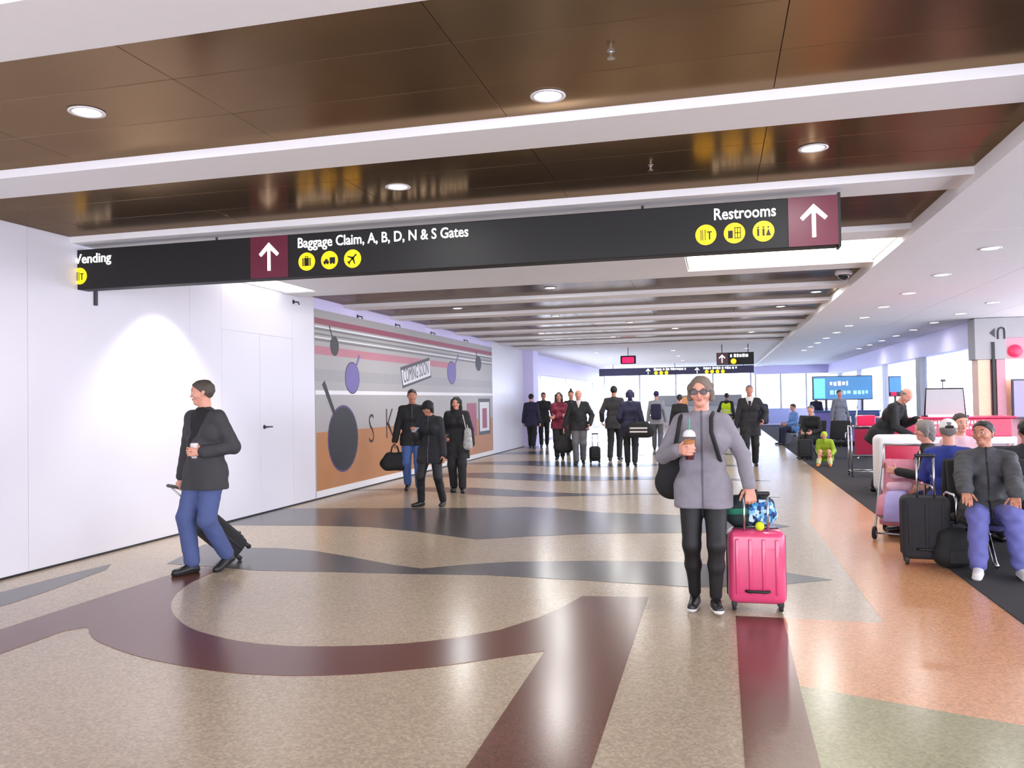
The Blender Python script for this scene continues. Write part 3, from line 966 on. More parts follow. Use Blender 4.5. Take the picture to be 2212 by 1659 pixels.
s3 = root('hanging_sign', (0, 26.6, 0), 0, 'small black overhead sign with one yellow disc nearest the far end on the right', 'sign')
box('sign_box', (-.02, 0, 2.57), (1.12, .12, 2.96), SIGNBLACK, s3, .006)
box('arrow_panel', (0, -.005, 2.585), (.33, .002, 2.945), mat('dull_maroon_enamel', (92, 44, 58), .4), s3)
arrow(s3, .15, 2.77, .13, -.012)
bars(s3, .40, 1.0, 2.86, .10, SIGNWHITE, seed=4)
disc(s3, .50, 2.68, .085, 'none')
for x in (.15, .95): MB().tube([(x, .06, 2.95), (x, .06, 3.23)], .015, 6).build('hanger', DARKMETAL, s3)
s2 = root('hanging_sign', (0, 40, 0), 0, 'long dark blue and black overhead sign at the far end of the concourse', 'sign')
box('sign_box', (-5.68, 0, 2.68), (1.67, .14, 3.04), mat('dark_indigo_enamel', (44, 40, 72), .4), s2, .006)
arrow(s2, -3.28, 2.86, .14, -.01); arrow(s2, -.95, 2.86, .14, -.01)
bars(s2, -3.0, -1.4, 2.95, .11, SIGNWHITE, seed=2); bars(s2, -.65, .9, 2.95, .11, SIGNWHITE, seed=3)
for x in (-2.9, -2.65, -2.4, -.5, -.25, 0, .25): disc(s2, x, 2.78, .085, 'none')
for x in (-5, -2, 1.2): MB().tube([(x, .07, 3.03), (x, .07, 3.23)], .015, 6).build('hanger', DARKMETAL, s2)
ex = root('exit_sign', (-2.81, 26.5, 0), 0, 'small black box sign with a glowing red face under the far white ceiling', 'sign')
box('sign_box', (-.25, 0, 2.68), (.25, .1, 2.95), SIGNBLACK, ex, .03)
box('lit_face', (-.19, -.006, 2.71), (.19, .004, 2.90), mat('glowing_red_face', (240, 10, 80), .4, emit=.9, var=0), ex)
MB().tube([(0, .05, 2.94), (0, .05, 3.23)], .012, 6).build('hanger', DARKMETAL, ex)

# ------------------------------------------------------------------ lamps in the ceiling
ORD = ['first', 'second', 'third', 'fourth', 'fifth', 'sixth', 'seventh', 'eighth', 'ninth', 'tenth', 'eleventh', 'twelfth', 'thirteenth']
def downlight(x, y, z, label, power, r=.082, group=None, light=True, spot=None):
    t = root('downlight', (x, y, z), 0, label, 'downlight', group)
    MB().lathe([(r, 0), (r + .018, -.002), (r + .02, -.008), (r - .004, -.008), (r - .012, 0.02)], (0, 0, 0), 20).build('trim_ring', WHITE, t, True)
    MB().lathe([(0, -.006), (r - .012, -.006), (r - .012, .012), (0, .012)], (0, 0, 0), 20).build('lens', LAMP, t)
    if light:
        ld = bpy.data.lights.new('downlight_lamp', 'AREA' if spot is None else 'SPOT')
        if spot is None:
            ld.shape = 'DISK'
            ld.size = r * 2
        else:
            ld.spot_size = spot
            ld.spot_blend = .55
            ld.shadow_soft_size = .05
        ld.energy = power
        ld.color = (1.0, .98, .95)
        lo = bpy.data.objects.new('downlight_lamp', ld)
        COL.objects.link(lo)
        lo.parent = t
        lo.location = (0, 0, -.012)
    return t
downlight(-3.54, 3.96, ZP, 'round downlight at the upper left, in the first bronze ceiling bay', DOWNLIGHT_W)
downlight(-.9, 4.49, ZP, 'round downlight in the middle of the first bronze ceiling bay', DOWNLIGHT_W)
downlight(-2.45, 6.05, ZP, 'round downlight above the Baggage Claim lettering of the long sign', DOWNLIGHT_W)
downlight(.68, 5.98, ZP, 'round downlight above the Restrooms lettering of the long sign', DOWNLIGHT_W)
downlight(-5.70, 8.15, ZP, 'round downlight behind the long sign washing the white wall', DOWNLIGHT_W * 19, spot=1.65)
for k, xs in ((4, (-2.47,)), (5, (-4.65, 1.62)), (6, (-3.2, 1.2)), (7, (-1.9,)), (8, (-4.4, -1.0)), (9, (-2.8, .9))):
    for x in xs:
        side_ = 'left' if x < -2.6 else ('right' if x > 0 else 'middle')
        downlight(x, 3.16 + 2.07 * k + .8, ZP, 'downlight in the %s dark ceiling strip beyond the long sign, %s one' % (ORD[k - 4], side_), DOWNLIGHT_W * 2.2, group='far concourse downlights')
for j_, (x, k0) in enumerate(((3.05, -1), (4.9, 2))):
    for k in range(k0, 11):
        downlight(x, 10.3 + 2.07 * k, 3.20, '%s round downlight from the front in the %s row of the gate ceiling' % (ORD[k - k0], ('inner', 'outer')[j_]), DOWNLIGHT_W * 1.0, r=.1, group='gate ceiling downlights', light=k % 2 == 0)
for i, y in enumerate((29, 33, 37, 41)):
    for x, side_ in ((-4.2, 'left'), (-1.5, 'middle'), (1.0, 'right')):
        downlight(x, y, ZB, 'small downlight in the plain far ceiling, %s row, %s one' % (ORD[i], side_), DOWNLIGHT_W * .6, group='far shop downlights')
for x, y, lab in ((-.48, 4.0, 'small sprinkler head in the middle of the brown ceiling bay'), (-.45, 6.07, 'small sprinkler head above the long black sign')):
    MB().lathe([(.022, 0), (.022, -.004), (.008, -.006), (.008, -.035), (.02, -.038), (.02, -.042), (0, -.042)], (0, 0, 0), 12).build('sprinkler', CHROME)
    o = bpy.data.objects[[n for n in bpy.data.objects.keys() if n.startswith('sprinkler')][-1]]
    o.location = (x, y, ZP)
    tag(o, lab, 'sprinkler')
sc_ = root('security_camera', (1.72, 11.98, ZP), 0, 'white dome security camera at the right end of the striped ceiling', 'camera')
MB().lathe([(0, 0), (.10, 0), (.115, -.03), (.115, -.06), (.1, -.07), (0, -.07)], (0, 0, 0), 20).build('housing', WHITE, sc_, True)
MB().lathe([(.08 * math.sin(t), -.068 - .075 * (1 - math.cos(t)) if False else -.068 - .075 * math.cos(t)) for t in np.linspace(PI / 2, 0.02, 7)], (0, 0, 0), 18).build('dome', mat('smoked_dome', (40, 40, 42), .1), sc_, True)
for i, y in enumerate((11.3, 13.6, 15.4, 17.5, 20.0)):
    t = root('banner_bracket', (XW, y, 3.13), 0, '%s small dark bracket from the left along the top of the mural' % ORD[i], 'bracket', 'brackets over the mural')
    box('plate', (0, -.02, -.03), (.01, .02, .03), DARKMETAL, t)
    MB().tube([(.01, 0, 0), (.09, 0, -.01), (.10, 0, -.05)], .012, 6).build('arm', DARKMETAL, t)
rd = box('dark_wall_bar', (XW, 7.16, 2.62), (XW + .02, 7.20, 2.80), DARKMETAL)  # short dark upright box on the wall face, below the sign
tag(rd, 'short dark bar on the white wall under the left end of the sign', 'bar')

# ------------------------------------------------------------------ mural
mu = root('mural', (XW, 0, 0), 0, 'printed mural of hanging pans on the left wall with orange ground', 'mural')
def wallrect(name, y0, y1, z0, z1, m, x=.004, poly=None):
    return MB().prism(poly or [(y0, z0), (y1, z0), (y1, z1), (y0, z1)], lambda a, b, t: Vector((t, a, b)), -.006, x).build(name, m, mu)
wallrect('sheet', 11.957, 22.64, .02, 3.10, mat('mural_grey_print', (166, 163, 162), .5, var=.05, scale=.6), .003)
wallrect('ground_print', 11.99, 22.6, .13, 1.08, mat('mural_tan_print', (176, 122, 80), .5, var=.16, scale=.9), .0045)
wallrect('white_border', 11.97, 22.62, .02, .13, WHITE, .008)
wallrect('red_stripe', 11.97, 22.62, 2.86, 2.96, mat('mural_rose_print', (150, 76, 94), .5, var=.12, scale=2), .0045)
wallrect('rose_stripe', 11.97, 19.3, 2.36, 2.50, mat('mural_pink_print', (180, 116, 128), .5, var=.1, scale=2), .0045)
DG = mat('mural_grey_stripe', (120, 118, 118), .5)
for z0, z1 in ((2.76, 2.80), (2.68, 2.71), (2.58, 2.62), (1.92, 2.12)):
    wallrect('grey_stripe', 11.97, 22.62, z0, z1, DG if z1 - z0 < .1 else mat('mural_mid_grey', (156, 154, 154), .5), .0045)
for z0, z1 in ((2.80, 2.83), (2.63, 2.65), (1.70, 1.77)):
    wallrect('white_stripe', 11.97, 22.62, z0, z1, WHITE, .0045)
def pan(cy, cz, ry, rz_, m, hy, hz, hw, rim):
    n = 28
    e = [(cy + ry * math.cos(2 * PI * k / n), cz + rz_ * math.sin(2 * PI * k / n)) for k in range(n)]
    o = wallrect('pan_rim_print', 0, 0, 0, 0, rim, .006, [(cy + ry * 1.06 * math.cos(2 * PI * k / n), cz + rz_ * 1.06 * math.sin(2 * PI * k / n)) for k in range(n)])
    wallrect('pan_print', 0, 0, 0, 0, m, .0075, e)
    d = nrm(V(hy - cy, hz - cz))
    q = V(-d[1], d[0]) * hw
    s_ = V(cy + d[0] * ry * .9, cz + d[1] * rz_ * .9)
    t_ = V(hy, hz)
    wallrect('handle_print', 0, 0, 0, 0, m, .007, [tuple(s_ + q * .8), tuple(s_ - q * .8), tuple(t_ - q), tuple(t_ + q)])
IRON = mat('mural_black_iron', (44, 42, 46), .5, var=.15, scale=3)
LAVP = mat('mural_lavender_iron', (108, 96, 156), .5, var=.15, scale=3)
pan(12.97, .94, .56, .55, IRON, 12.25, 1.90, .055, mat('mural_indigo_rim', (84, 70, 110), .5))
pan(13.35, 2.00, .28, .27, LAVP, 13.66, 2.42, .03, IRON)
pan(12.67, 2.53, .15, .16, IRON, 12.48, 2.86, .015, IRON)
pan(18.95, 2.26, .32, .27, LAVP, 19.5, 2.72, .035, IRON)
pan(21.25, 2.58, .27, .2, IRON, 21.05, 2.90, .03, DG)
text_mesh('lettering', 'S', .80, mat('mural_dark_letter', (46, 26, 26), .5), mu, (.005, 14.0, .80), (PI / 2, 0, PI / 2), xs=.8, off=-.012)
text_mesh('lettering', 'K', .88, mat('mural_dark_letter', (46, 26, 26), .5), mu, (.005, 14.78, .84), (PI / 2, 0, PI / 2), xs=.85, off=-.014)
wallrect('sign_border_print', 0, 0, 0, 0, mat('mural_charcoal', (70, 68, 70), .5), .006, [(15.62, 2.27), (17.36, 2.56), (17.48, 2.11), (15.74, 1.84)])
wallrect('sign_print', 0, 0, 0, 0, mat('mural_pale_sign', (214, 212, 216), .5), .0065, [(15.67, 2.21), (17.38, 2.49), (17.43, 2.15), (15.77, 1.90)])
t_ = text_mesh('lettering', 'COMING SOON', .42, mat('mural_charcoal', (70, 68, 70), .5), mu, (.007, 15.80, 1.95), (0, 0, 0), width=1.52)
t_.rotation_mode = 'QUATERNION'
t_.rotation_quaternion = (Matrix.Rotation(PI / 2, 3, 'Z') @ Matrix.Rotation(PI / 2, 3, 'X') @ Matrix.Rotation(math.atan2(.27, 1.7), 3, 'Z')).to_quaternion()
wallrect('poster_print', 20.15, 21.0, .62, 1.5, mat('mural_rose_print', (150, 76, 94), .5), .006)
wallrect('poster_print', 21.2, 22.35, .62, 1.62, mat('mural_charcoal', (70, 68, 70), .5), .006)
wallrect('poster_print', 21.3, 22.25, .72, 1.52, mat('mural_pale_sign', (214, 212, 216), .5), .0075)
wallrect('poster_print', 21.55, 22.0, .8, 1.35, mat('mural_rose_print', (150, 76, 94), .5), .009)

# ------------------------------------------------------------------ people
JEANS = mat('blue_denim', (72, 86, 132), .8, var=.16, scale=9, bump=.15, bscale=200)
JEANS2 = mat('mid_blue_denim', (70, 96, 150), .8, var=.2, scale=9)
CHAR = mat('charcoal_wool', (58, 57, 60), .85, var=.14, scale=14, bump=.12, bscale=160)
BLK = mat('black_cloth', (26, 26, 28), .8, var=.2, scale=14)
BLK2 = mat('soft_black_cloth', (36, 36, 39), .85, var=.2, scale=12)
NAVY = mat('navy_cloth', (36, 35, 62), .8, var=.2, scale=12)
GREYC = mat('grey_knit', (132, 128, 136), .9, var=.14, scale=22, bump=.3, bscale=240)
GREYT = mat('grey_trouser_cloth', (98, 98, 102), .8, var=.1)
LEG = mat('black_leggings', (17, 17, 19), .6, var=.1)
SHOE = mat('black_shoe_leather', (22, 22, 24), .4)
SHOEW = mat('white_trainer', (206, 202, 200), .6)
SOLEW = mat('white_rubber_sole', (220, 218, 216), .7)

mn = person('man in charcoal jacket and blue jeans walking beside the white wall with a coffee cup',
            (-4.67, 6.68, 0), -.28, H=1.78, feet=((-.07, -.10, 0, 0), (.08, .20, 0, -.35)),
            hands=((-.33, -.02, .80), (.13, -.13, 1.125)), hdirs=((-.25, -.35, -.85), (-.62, -.75, .05)),
            palms=((.2, .8, -.4), (-.75, .6, 0)), curls=(.95, .6), head=(-.75, 0.0), skin=SKIN, hair=('short', mat('ash_brown_hair', (74, 66, 60), .6, bump=.5, bscale=120)),
            top=CHAR, top_len=.075, top_loose=.026, bottom=JEANS, leg_loose=.019, shoes=SHOE, sole=RUBBER, vox=.0078, face=True, collar=CHAR,
            shirt=BLK, lapel=CHAR, elbow_out=.75, fat=1.12)
wm = person('woman in grey cardigan and black leggings pulling a pink suitcase', (-.12, 6.16, 0), 0.0, H=1.70, female=True, fat=1.04,
            feet=((-.075, .05, 0, 0), (.075, -.08, 0, .12)), hands=((-.165, -.205, 1.175), (.325, -.075, .905)),
            hdirs=((.5, -.85, .05), (.05, -.72, -.65)), palms=((.85, .5, 0), (0, .6, -.75)), curls=(.62, .95), head=(-.12, .04),
            skin=SKIN, hair=('bob', H_GREYBROWN), top=GREYC, top_len=.07, top_loose=.018, bottom=LEG, leg_loose=.004, shoes=SHOE, sole=SOLEW,
            vox=.0075, face=True, glasses=True, elbow_out=.55, placket=mat('dark_grey_knit', (96, 94, 102), .9))
j1 = person('man in black jacket and blue jeans carrying a black holdall past the mural', (-5.22, 13.42, 0), .3, H=1.77,
            feet=((-.10, .12, 0, -.2), (.11, -.12, 0, 0)), hands=((-.33, -.02, .80), (.22, -.2, 1.02)), curls=(1.0, .6), head=(.05, .05),
            skin=SKIN2, hair=('short', H_BLACK), top=BLK, top_len=.06, top_loose=.024, bottom=JEANS2, leg_loose=.016, shoes=SHOE, vox=.011, face=True, elbow_out=.8, placket=DARKMETAL)
j2 = person('woman in black with a dark cap looking down at her phone beside the mural', (-4.16, 11.42, 0), -.05, H=1.57, female=True,
            feet=((-.16, .0, 0, 0, -.55), (.15, .10, 0, 0)), hands=((-.14, -.27, 1.10), (.22, -.04, .74)), curls=(.7, .4), palms=((.3, .3, .9), None), head=(-.35, .30),
            hdirs=((.25, -.85, .3), None), skin=SKIN2, hair=('bob', H_BLACK), cap=(mat('black_cap_cloth', (20, 20, 22), .8), False), top=BLK2, top_len=.10, top_loose=.028,
            bottom=LEG, leg_loose=.010, shoes=SHOE, vox=.011, face=True, placket=DARKMETAL)
j3 = person('woman with long dark hair in a long black coat behind the one with the cap', (-4.38, 13.36, 0), .2, H=1.63, female=True,
            feet=((-.07, .05, 0, 0), (.09, -.08, 0, 0)), hands=((-.18, -.12, .95), (.25, -.06, .82)), curls=(.5, .5), head=(-.1, .1),
            skin=SKIN, hair=('long', H_BLACK), top=BLK, top_len=.16, top_loose=.034, bottom=BLK2, leg_loose=.02, shoes=SHOE, vox=.011, face=True)
person('person in a black cap and navy coat walking away beside the lavender pillar', (-5.84, 25.5, 0), PI, H=1.74, feet=((-.08, .1, 0, 0), (.08, -.15, 0, 0)),
       hair=('short', H_BLACK), cap=(mat('black_cap_cloth', (20, 20, 22), .8), False), top=NAVY, top_len=.1, top_loose=.03, bottom=BLK2, shoes=SHOE, vox=.017)
person('man in plain dark clothes second from the lavender pillar', (-5.62, 26.4, 0), .2, H=1.80, feet=((-.09, -.1, 0, 0), (.09, .12, 0, 0)), hands=((-.30, -.05, .88), (.3, .0, .9)),
       skin=SKIN2, hair=('short', H_BROWN), top=BLK2, top_len=.06, top_loose=.02, bottom=BLK, shoes=mat('navy_trainer', (70, 64, 120), .6), vox=.016)
person('woman in a maroon red top and black trousers with arms folded', (-4.02, 20.8, 0), .15, H=1.74, female=True, fat=1.1, feet=((-.06, -.12, 0, 0), (.07, .1, 0, 0)),
       hands=((.08, -.2, 1.12), (-.08, -.22, 1.10)), skin=SKIN, hair=('long', H_BROWN), top=mat('maroon_red_knit', (120, 34, 58), .8, var=.2), top_len=.05, top_loose=.022, bottom=BLK, shoes=SHOE, vox=.014, face=True, elbow_out=1.5)
person('dark haired person half hidden behind the woman in maroon red', (-4.02, 22.6, 0), .1, H=1.80, skin=SKIN2, hair=('bun', H_BLACK), top=BLK, bottom=BLK2, shoes=SHOE, vox=.017, female=True)
bm_ = person('bald man in a dark jacket and grey trousers', (-3.25, 19.3, 0), .12, H=1.77, fat=1.12, feet=((-.07, -.12, 0, 0), (.08, .1, 0, -.2)), hands=((-.36, -.02, .86), (.26, -.16, .95)),
             skin=SKIN, hair=('fringe', H_GREY), top=BLK2, top_len=.05, top_loose=.026, bottom=GREYT, leg_loose=.018, shoes=SHOE, vox=.013, face=True, elbow_out=1.3, shirt=SHOEW, vneck=.235)
person('tall man in dark grey walking away near the middle of the concourse', (-2.55, 20.5, 0), PI - .1, H=1.87, feet=((-.08, -.15, 0, 0), (.09, .15, 0, 0)), hands=((-.25, -.05, .9), (.34, -.1, 1.0)),
       hair=('short', H_BLACK), skin=SKIN2, top=CHAR, top_len=.08, top_loose=.024, bottom=BLK2, shoes=SHOE, vox=.014)
hb = person('person in navy with headscarf walking away carrying a striped black bag', (-1.96, 18.75, 0), PI + .1, H=1.75, feet=((-.08, .14, 0, -.2), (.08, -.14, 0, 0)), hands=((-.26, -.05, .86), (.22, -.2, 1.02)),
            hair=('bob', mat('indigo_hair_wrap', (46, 40, 74), .7)), skin=SKIN3, top=NAVY, top_len=.12, top_loose=.028, bottom=BLK2, shoes=SHOE, vox=.014, collar=GREYC)
bpk = person('person walking away with grey shoulders and a navy backpack', (-1.79, 24.6, 0), PI, H=1.76, feet=((-.09, .14, 0, -.2), (.09, -.14, 0, 0)),
             hair=('short', mat('indigo_hair', (48, 42, 78), .7)), top=mat('heather_grey_cloth', (150, 150, 156), .8), bottom=GREYT, shoes=SHOE, vox=.016)
person('person in black mostly hidden behind the woman in grey', (-1.0, 22.2, 0), PI, H=1.64, fat=1.2, hair=('pony', H_BLACK), top=BLK, bottom=BLK2, shoes=SHOE, vox=.016, female=True)
person('worker in a fluorescent yellow safety vest far down the concourse', (.28, 28.2, 0), PI - .3, H=1.68, hair=('short', H_BLACK), skin=SKIN3, top=BLK2, bottom=BLK, shoes=SHOE, vox=.016,
       vest=mat('fluorescent_yellow_mesh', (206, 240, 10), .6, var=.1), hands=((-.25, 0, .85), (.28, -.1, .9)))
su = person('man in a dark suit, white shirt and tie walking towards us', (.68, 18.85, 0), 0.0, H=1.80, feet=((-.10, -.1, 0, 0), (.10, .12, 0, 0)), hands=((-.30, -.02, .86), (.28, -.15, 1.02)),
            skin=SKIN2, hair=('short', H_GREY), top=BLK2, top_len=.13, top_loose=.026, bottom=BLK, leg_loose=.018, shoes=SHOE, vox=.013, face=True, shirt=SHOEW, tie=BLK, lapel=BLK2, elbow_out=.9, vneck=.185)

# ---- seated by the gate
def seated(label, x, y, rz, H=1.72, lean=-.15, hands=None, feet=None, z=.50, **kw):
    return person(label, (x, y, 0.004), rz, H=H, pelvis=(0, 0, z), lean=lean,
                  feet=feet or ((-.10, -.46, 0, 0), (.10, -.46, 0, 0)),
                  hands=hands or ((-.14, -.34, z + .16), (.14, -.34, z + .16)), knee_pole=(0, -.6, 1.0), elbow_out=.6, **kw)
bg = seated('man in grey padded jacket and jeans seated in front with hands on knees', 2.34, 8.16, -.22, H=1.76, lean=-.32, z=.46, fat=1.12,
            hands=((-.20, -.47, .64), (.19, -.42, .62)), hdirs=((.1, -.75, -.45), (-.1, -.75, -.4)), palms=((0, -.3, -1), (0, -.3, -1)), curls=(.35, .35),
            feet=((-.12, -.58, 0, 0), (.20, -.50, 0, 0)), head=(-.55, -.02), skin=SKIN2, hair=('short', H_BLACK), face=True, vox=.0085,
            top=mat('dark_grey_quilted_cloth', (66, 66, 69), .8, var=.3, scale=9, bump=.4, bscale=40), top_len=.04, top_loose=.034, bottom=mat('violet_blue_denim', (96, 98, 160), .8, var=.2, scale=8), leg_loose=.02, shoes=SHOEW, sole=SOLEW, collar=CHAR, wr=.005, placket=BLACK)
seated('man in a white baseball cap and blue shirt sitting with his back to us', 2.22, 8.95, PI - .1, H=1.68, lean=-.08, z=.47, skin=SKIN, hair=('short', H_GREY), vox=.011,
       cap=(mat('white_cap_cloth', (224, 222, 222), .8), False), top=mat('royal_blue_cloth', (46, 60, 140), .8, var=.4, scale=5), bottom=BLK2, shoes=SHOE)
seated('grey haired person in black leaning forward over the pink pushchair', 2.42, 9.72, -PI / 2 - .1, H=1.70, lean=.42, z=.48, skin=SKIN, hair=('bob', H_GREY), vox=.011,
       hands=((-.16, -.55, .74), (.12, -.52, .70)), top=BLK, bottom=mat('slate_blue_cloth', (70, 66, 128), .8, var=.2), shoes=SHOE, head=(.1, -.15))
seated('person in black at the right edge sitting with their back to us', 2.92, 8.98, PI, H=1.70, lean=-.12, z=.46, skin=SKIN2, hair=('short', H_BLACK), vox=.012, top=BLK2, bottom=BLK, shoes=SHOE, top_loose=.03)
seated('brown haired person sitting behind the man in the white cap', 2.72, 10.35, .15, H=1.70, lean=-.1, z=.49, skin=SKIN, hair=('short', H_BROWN), vox=.013, top=mat('pale_pink_cloth', (216, 176, 186), .8), bottom=BLK, shoes=SHOE, face=True)
seated('person in black sitting near the carpet edge beyond the child in lime', 2.28, 21.6, -.5, H=1.70, lean=.10, z=.48, skin=SKIN, hair=('short', H_GREY), vox=.015, top=BLK, bottom=BLK, shoes=SHOE)
person('small child in a lime hooded coat and pale trousers sitting on the carpet edge', (2.30, 19.25, .004), -.25, H=1.22, pelvis=(0, 0, .20), lean=.38, feet=((-.10, -.42, 0, 0), (.14, -.40, 0, 0)),
       hands=((-.10, -.28, .26), (.16, -.30, .26)), knee_pole=(0, -.4, 1), skin=SKIN, hair=('bob', mat('lime_hood_cloth', (170, 196, 30), .8)), top=mat('lime_cloth', (140, 166, 34), .8, var=.25), top_loose=.028,
       bottom=mat('pale_khaki_cloth', (190, 190, 140), .8), shoes=mat('orange_shoe', (214, 120, 20), .6), vox=.012, head=(0, .2))
person('person in light blue sitting far along the gate row', (2.35, 27.3, .004), -1.2, H=1.65, pelvis=(0, 0, .50), lean=.05, feet=((-.1, -.44, 0, 0), (.1, -.44, 0, 0)), hands=((-.14, -.3, .66), (.14, -.3, .66)), knee_pole=(0, -.6, 1),
       hair=('short', H_BROWN), top=mat('sky_blue_cloth', (104, 148, 206), .8, var=.2), bottom=NAVY, shoes=SHOE, vox=.018)
person('person in slate blue standing by the gate desk', (3.25, 29.5, .004), 2.6, H=1.60, hair=('short', H_BLACK), top=NAVY, bottom=BLK2, shoes=SHOE, vox=.018)
person('person in grey standing under the blue screen', (3.55, 26.2, .004), .4, H=1.70, hair=('short', H_BROWN), top=mat('mid_grey_cloth', (120, 120, 128), .8), bottom=BLK2, shoes=SHOE, vox=.018)
person('bald man in a black shirt bending over the red kiosk counter', (2.50, 14.05, .004), 1.0, H=1.76, fat=1.15, lean=.58, feet=((-.12, .06, 0, 0), (.12, .1, 0, 0)), hands=((-.10, -.52, .90), (.20, -.50, 1.15)),
       hdirs=((.1, -1, -.2), (-.1, -1, -.2)), palms=((0, -.2, -1), (0, -.2, -1)), skin=SKIN, hair=('fringe', H_GREY), top=BLK, top_len=.08, top_loose=.024, bottom=BLK2, shoes=SHOE, vox=.013, face=True, head=(-.5, .35))

# ------------------------------------------------------------------ what they carry
def W(J, p): return J['W'](p)
# coffee cup
hw = J = mn
d_, n_ = nrm(V(-.62, -.75, .05)), nrm(V(-.75, .6, 0))
c = mn['W'](mn['wL'] + d_ * .072 + n_ * .050)
t = root('coffee_cup', c, 0, 'white paper coffee cup held by the man in the charcoal jacket', 'cup')
MB().lathe([(0, -.06), (.028, -.06), (.040, .06), (0, .06)], (0, 0, 0), 20).build('cup_body', mat('white_paper_cup', (226, 224, 222), .6), t, True)
MB().lathe([(.042, .058), (.043, .066), (.037, .07), (.035, .080), (0, .080)], (0, 0, 0), 20).build('lid', mat('white_plastic_lid', (236, 234, 232), .35), t, True)
# iced drink
d_, n_ = nrm(V(.5, -.85, .05)), nrm(V(.85, .5, 0))
c = wm['W'](wm['wR'] + d_ * .070 + n_ * .052 + V(0, 0, .02))
t = root('iced_drink', c, 0, 'clear plastic cup of iced coffee with a green straw in her right hand', 'cup')
MB().lathe([(0, -.088), (.030, -.088), (.0365, -.02), (0, -.02)], (0, 0, 0), 20).build('drink', mat('dark_cherry_liquid', (92, 22, 34), .2), t, True)
MB().lathe([(0, -.02), (.0365, -.02), (.041, .052), (0, .052)], (0, 0, 0), 20).build('cream_layer', mat('caramel_liquid', (196, 132, 82), .3), t, True)
MB().lathe([(.030, -.092), (.032, -.092), (.0445, .072), (.046, .075), (.0445, .078)], (0, 0, 0), 20).build('cup_body', glass('clear_plastic', (240, 240, 240), .1), t, True)
MB().lathe([(.046, .074), (.047, .080), (.040, .105), (.022, .122), (.012, .124), (0, .124)], (0, 0, 0), 20).build('dome_lid', mat('frosted_clear_lid', (214, 214, 216), .2), t, True)
MB().tube([(0, 0, .118), (.004, .004, .205)], .0045, 8).build('straw', mat('green_straw', (40, 168, 120), .4), t)
# shoulder bag
t = root('backpack', wm['W'](V(-.17, .20, .96)), -.15, 'black backpack behind the right hip of the woman in grey', 'backpack')
sdf('bag_body', [P((-.07, 0, -.06), (.10, 0, -.06), .13, n=V(0, 1, 0), s=.75), P((-.06, 0, .10), (.10, 0, .12), .11, n=V(0, 1, 0), s=.75)], .01, BLK, t, k=.06)
MB().box((-.10, -.02, -.15), (.05, .13, .0), .03, 3).build('pocket', BLK2, t, True)
for sx in (-1, 1):
    pts = [V(sx * .105, .10, 1.33), V(sx * .110, .02, 1.435), V(sx * .112, -.07, 1.40), V(sx * .120, -.125, 1.30), V(sx * .150, -.10, 1.18), V(sx * .16, .0, 1.08)]
    b = MB().tube([(p - V(-.17, .20, .96)) for p in pts], .016, 8)
    b.build('strap', BLK, t, True)
# pink suitcase
PINKS = mat('pink_hard_shell', (206, 66, 110), .28, var=.05, coat=.4)
def suitcase(name, label, loc, rz, w, h, dp, m, handle, ribs=5, bar=.32, trim=None, M=None):
    t = root(name, loc, rz, label, 'suitcase')
    z0 = .055
    MB().box((-w / 2, -dp / 2, z0), (w / 2, dp / 2, h), min(.055, dp * .3), 4).build('shell', m, t, True)
    for i in range(ribs):
        x = -w * .34 + w * .68 * i / max(ribs - 1, 1)
        MB().box((x - .014, -dp / 2 - .008, z0 + .07), (x + .014, -dp / 2 + .02, h - .06), .008, 2).build('rib', m, t, True)
    MB().tube([(-w / 2 - .002, 0, z0 + .05), (-w / 2 - .002, 0, h - .05), (-w / 2 + .05, 0, h + .002), (w / 2 - .05, 0, h + .002), (w / 2 + .002, 0, h - .05), (w / 2 + .002, 0, z0 + .05), (w / 2 - .05, 0, z0 - .002), (-w / 2 + .05, 0, z0 - .002)], .007, 6, closed=True).build('zip_trim', trim or BLACK, t, True)
    for sx in (-1, 1):
        for sy in (-1, 1):
            wh = MB().box((sx * w * .40 - .02, sy * dp * .32 - .02, .035), (sx * w * .40 + .02, sy * dp * .32 + .02, .075), .008, 2).build('caster', BLACK, t)
            MB().lathe([(0, -.014), (.018, -.014), (.024, -.008), (.024, .008), (.018, .014), (0, .014)], (sx * w * .40, sy * dp * .32, .0265), 14, Matrix.Rotation(PI / 2, 3, 'Y')).build('wheel', RUBBER, wh, True)
    if handle > 0:
        ho = MB().box((-bar / 2, handle_y(dp) - .016, h + handle - .006), (bar / 2, handle_y(dp) + .016, h + handle + .026), .012, 3).build('telescopic_handle', BLACK, t, True)
        for sx in (-1, 1):
            MB().tube([(sx * bar / 2 * .82, handle_y(dp), h - .02), (sx * bar / 2 * .82, handle_y(dp), h + handle)], .009, 8).build('tube', CHROME, ho, True)
    MB().tube([(-.08, -dp / 2 - .004, z0 + .10), (-.07, -dp / 2 - .026, z0 + .10), (.07, -dp / 2 - .026, z0 + .10), (.08, -dp / 2 - .004, z0 + .10)], .011, 8).build('carry_handle', BLACK, t, True)
    return t
def handle_y(dp): return -dp / 2 + .035
suitcase('suitcase', 'pink hard shell suitcase pulled by the woman in grey', (.245, 6.22, 0), .02, .405, .585, .25, PINKS, .255, ribs=4, bar=.20)
t = root('tote_bag', (.215, 6.27, .585), .05, 'dark tote with blue and green pattern lying on the pink suitcase', 'bag')
TOTE = mat('dark_green_tote_cloth', (22, 40, 40), .8, var=.5, scale=8)
sdf('bag_body', [P((-.11, 0, .075), (.11, .01, .08), .075, n=V(0, 1, 0), s=.95), P((-.10, 0, .15), (.10, 0, .16), .07), P((-.13, 0, .12), (-.10, 0, .16), .07)], .009, TOTE, t, k=.04, wr=.006, wf=40)
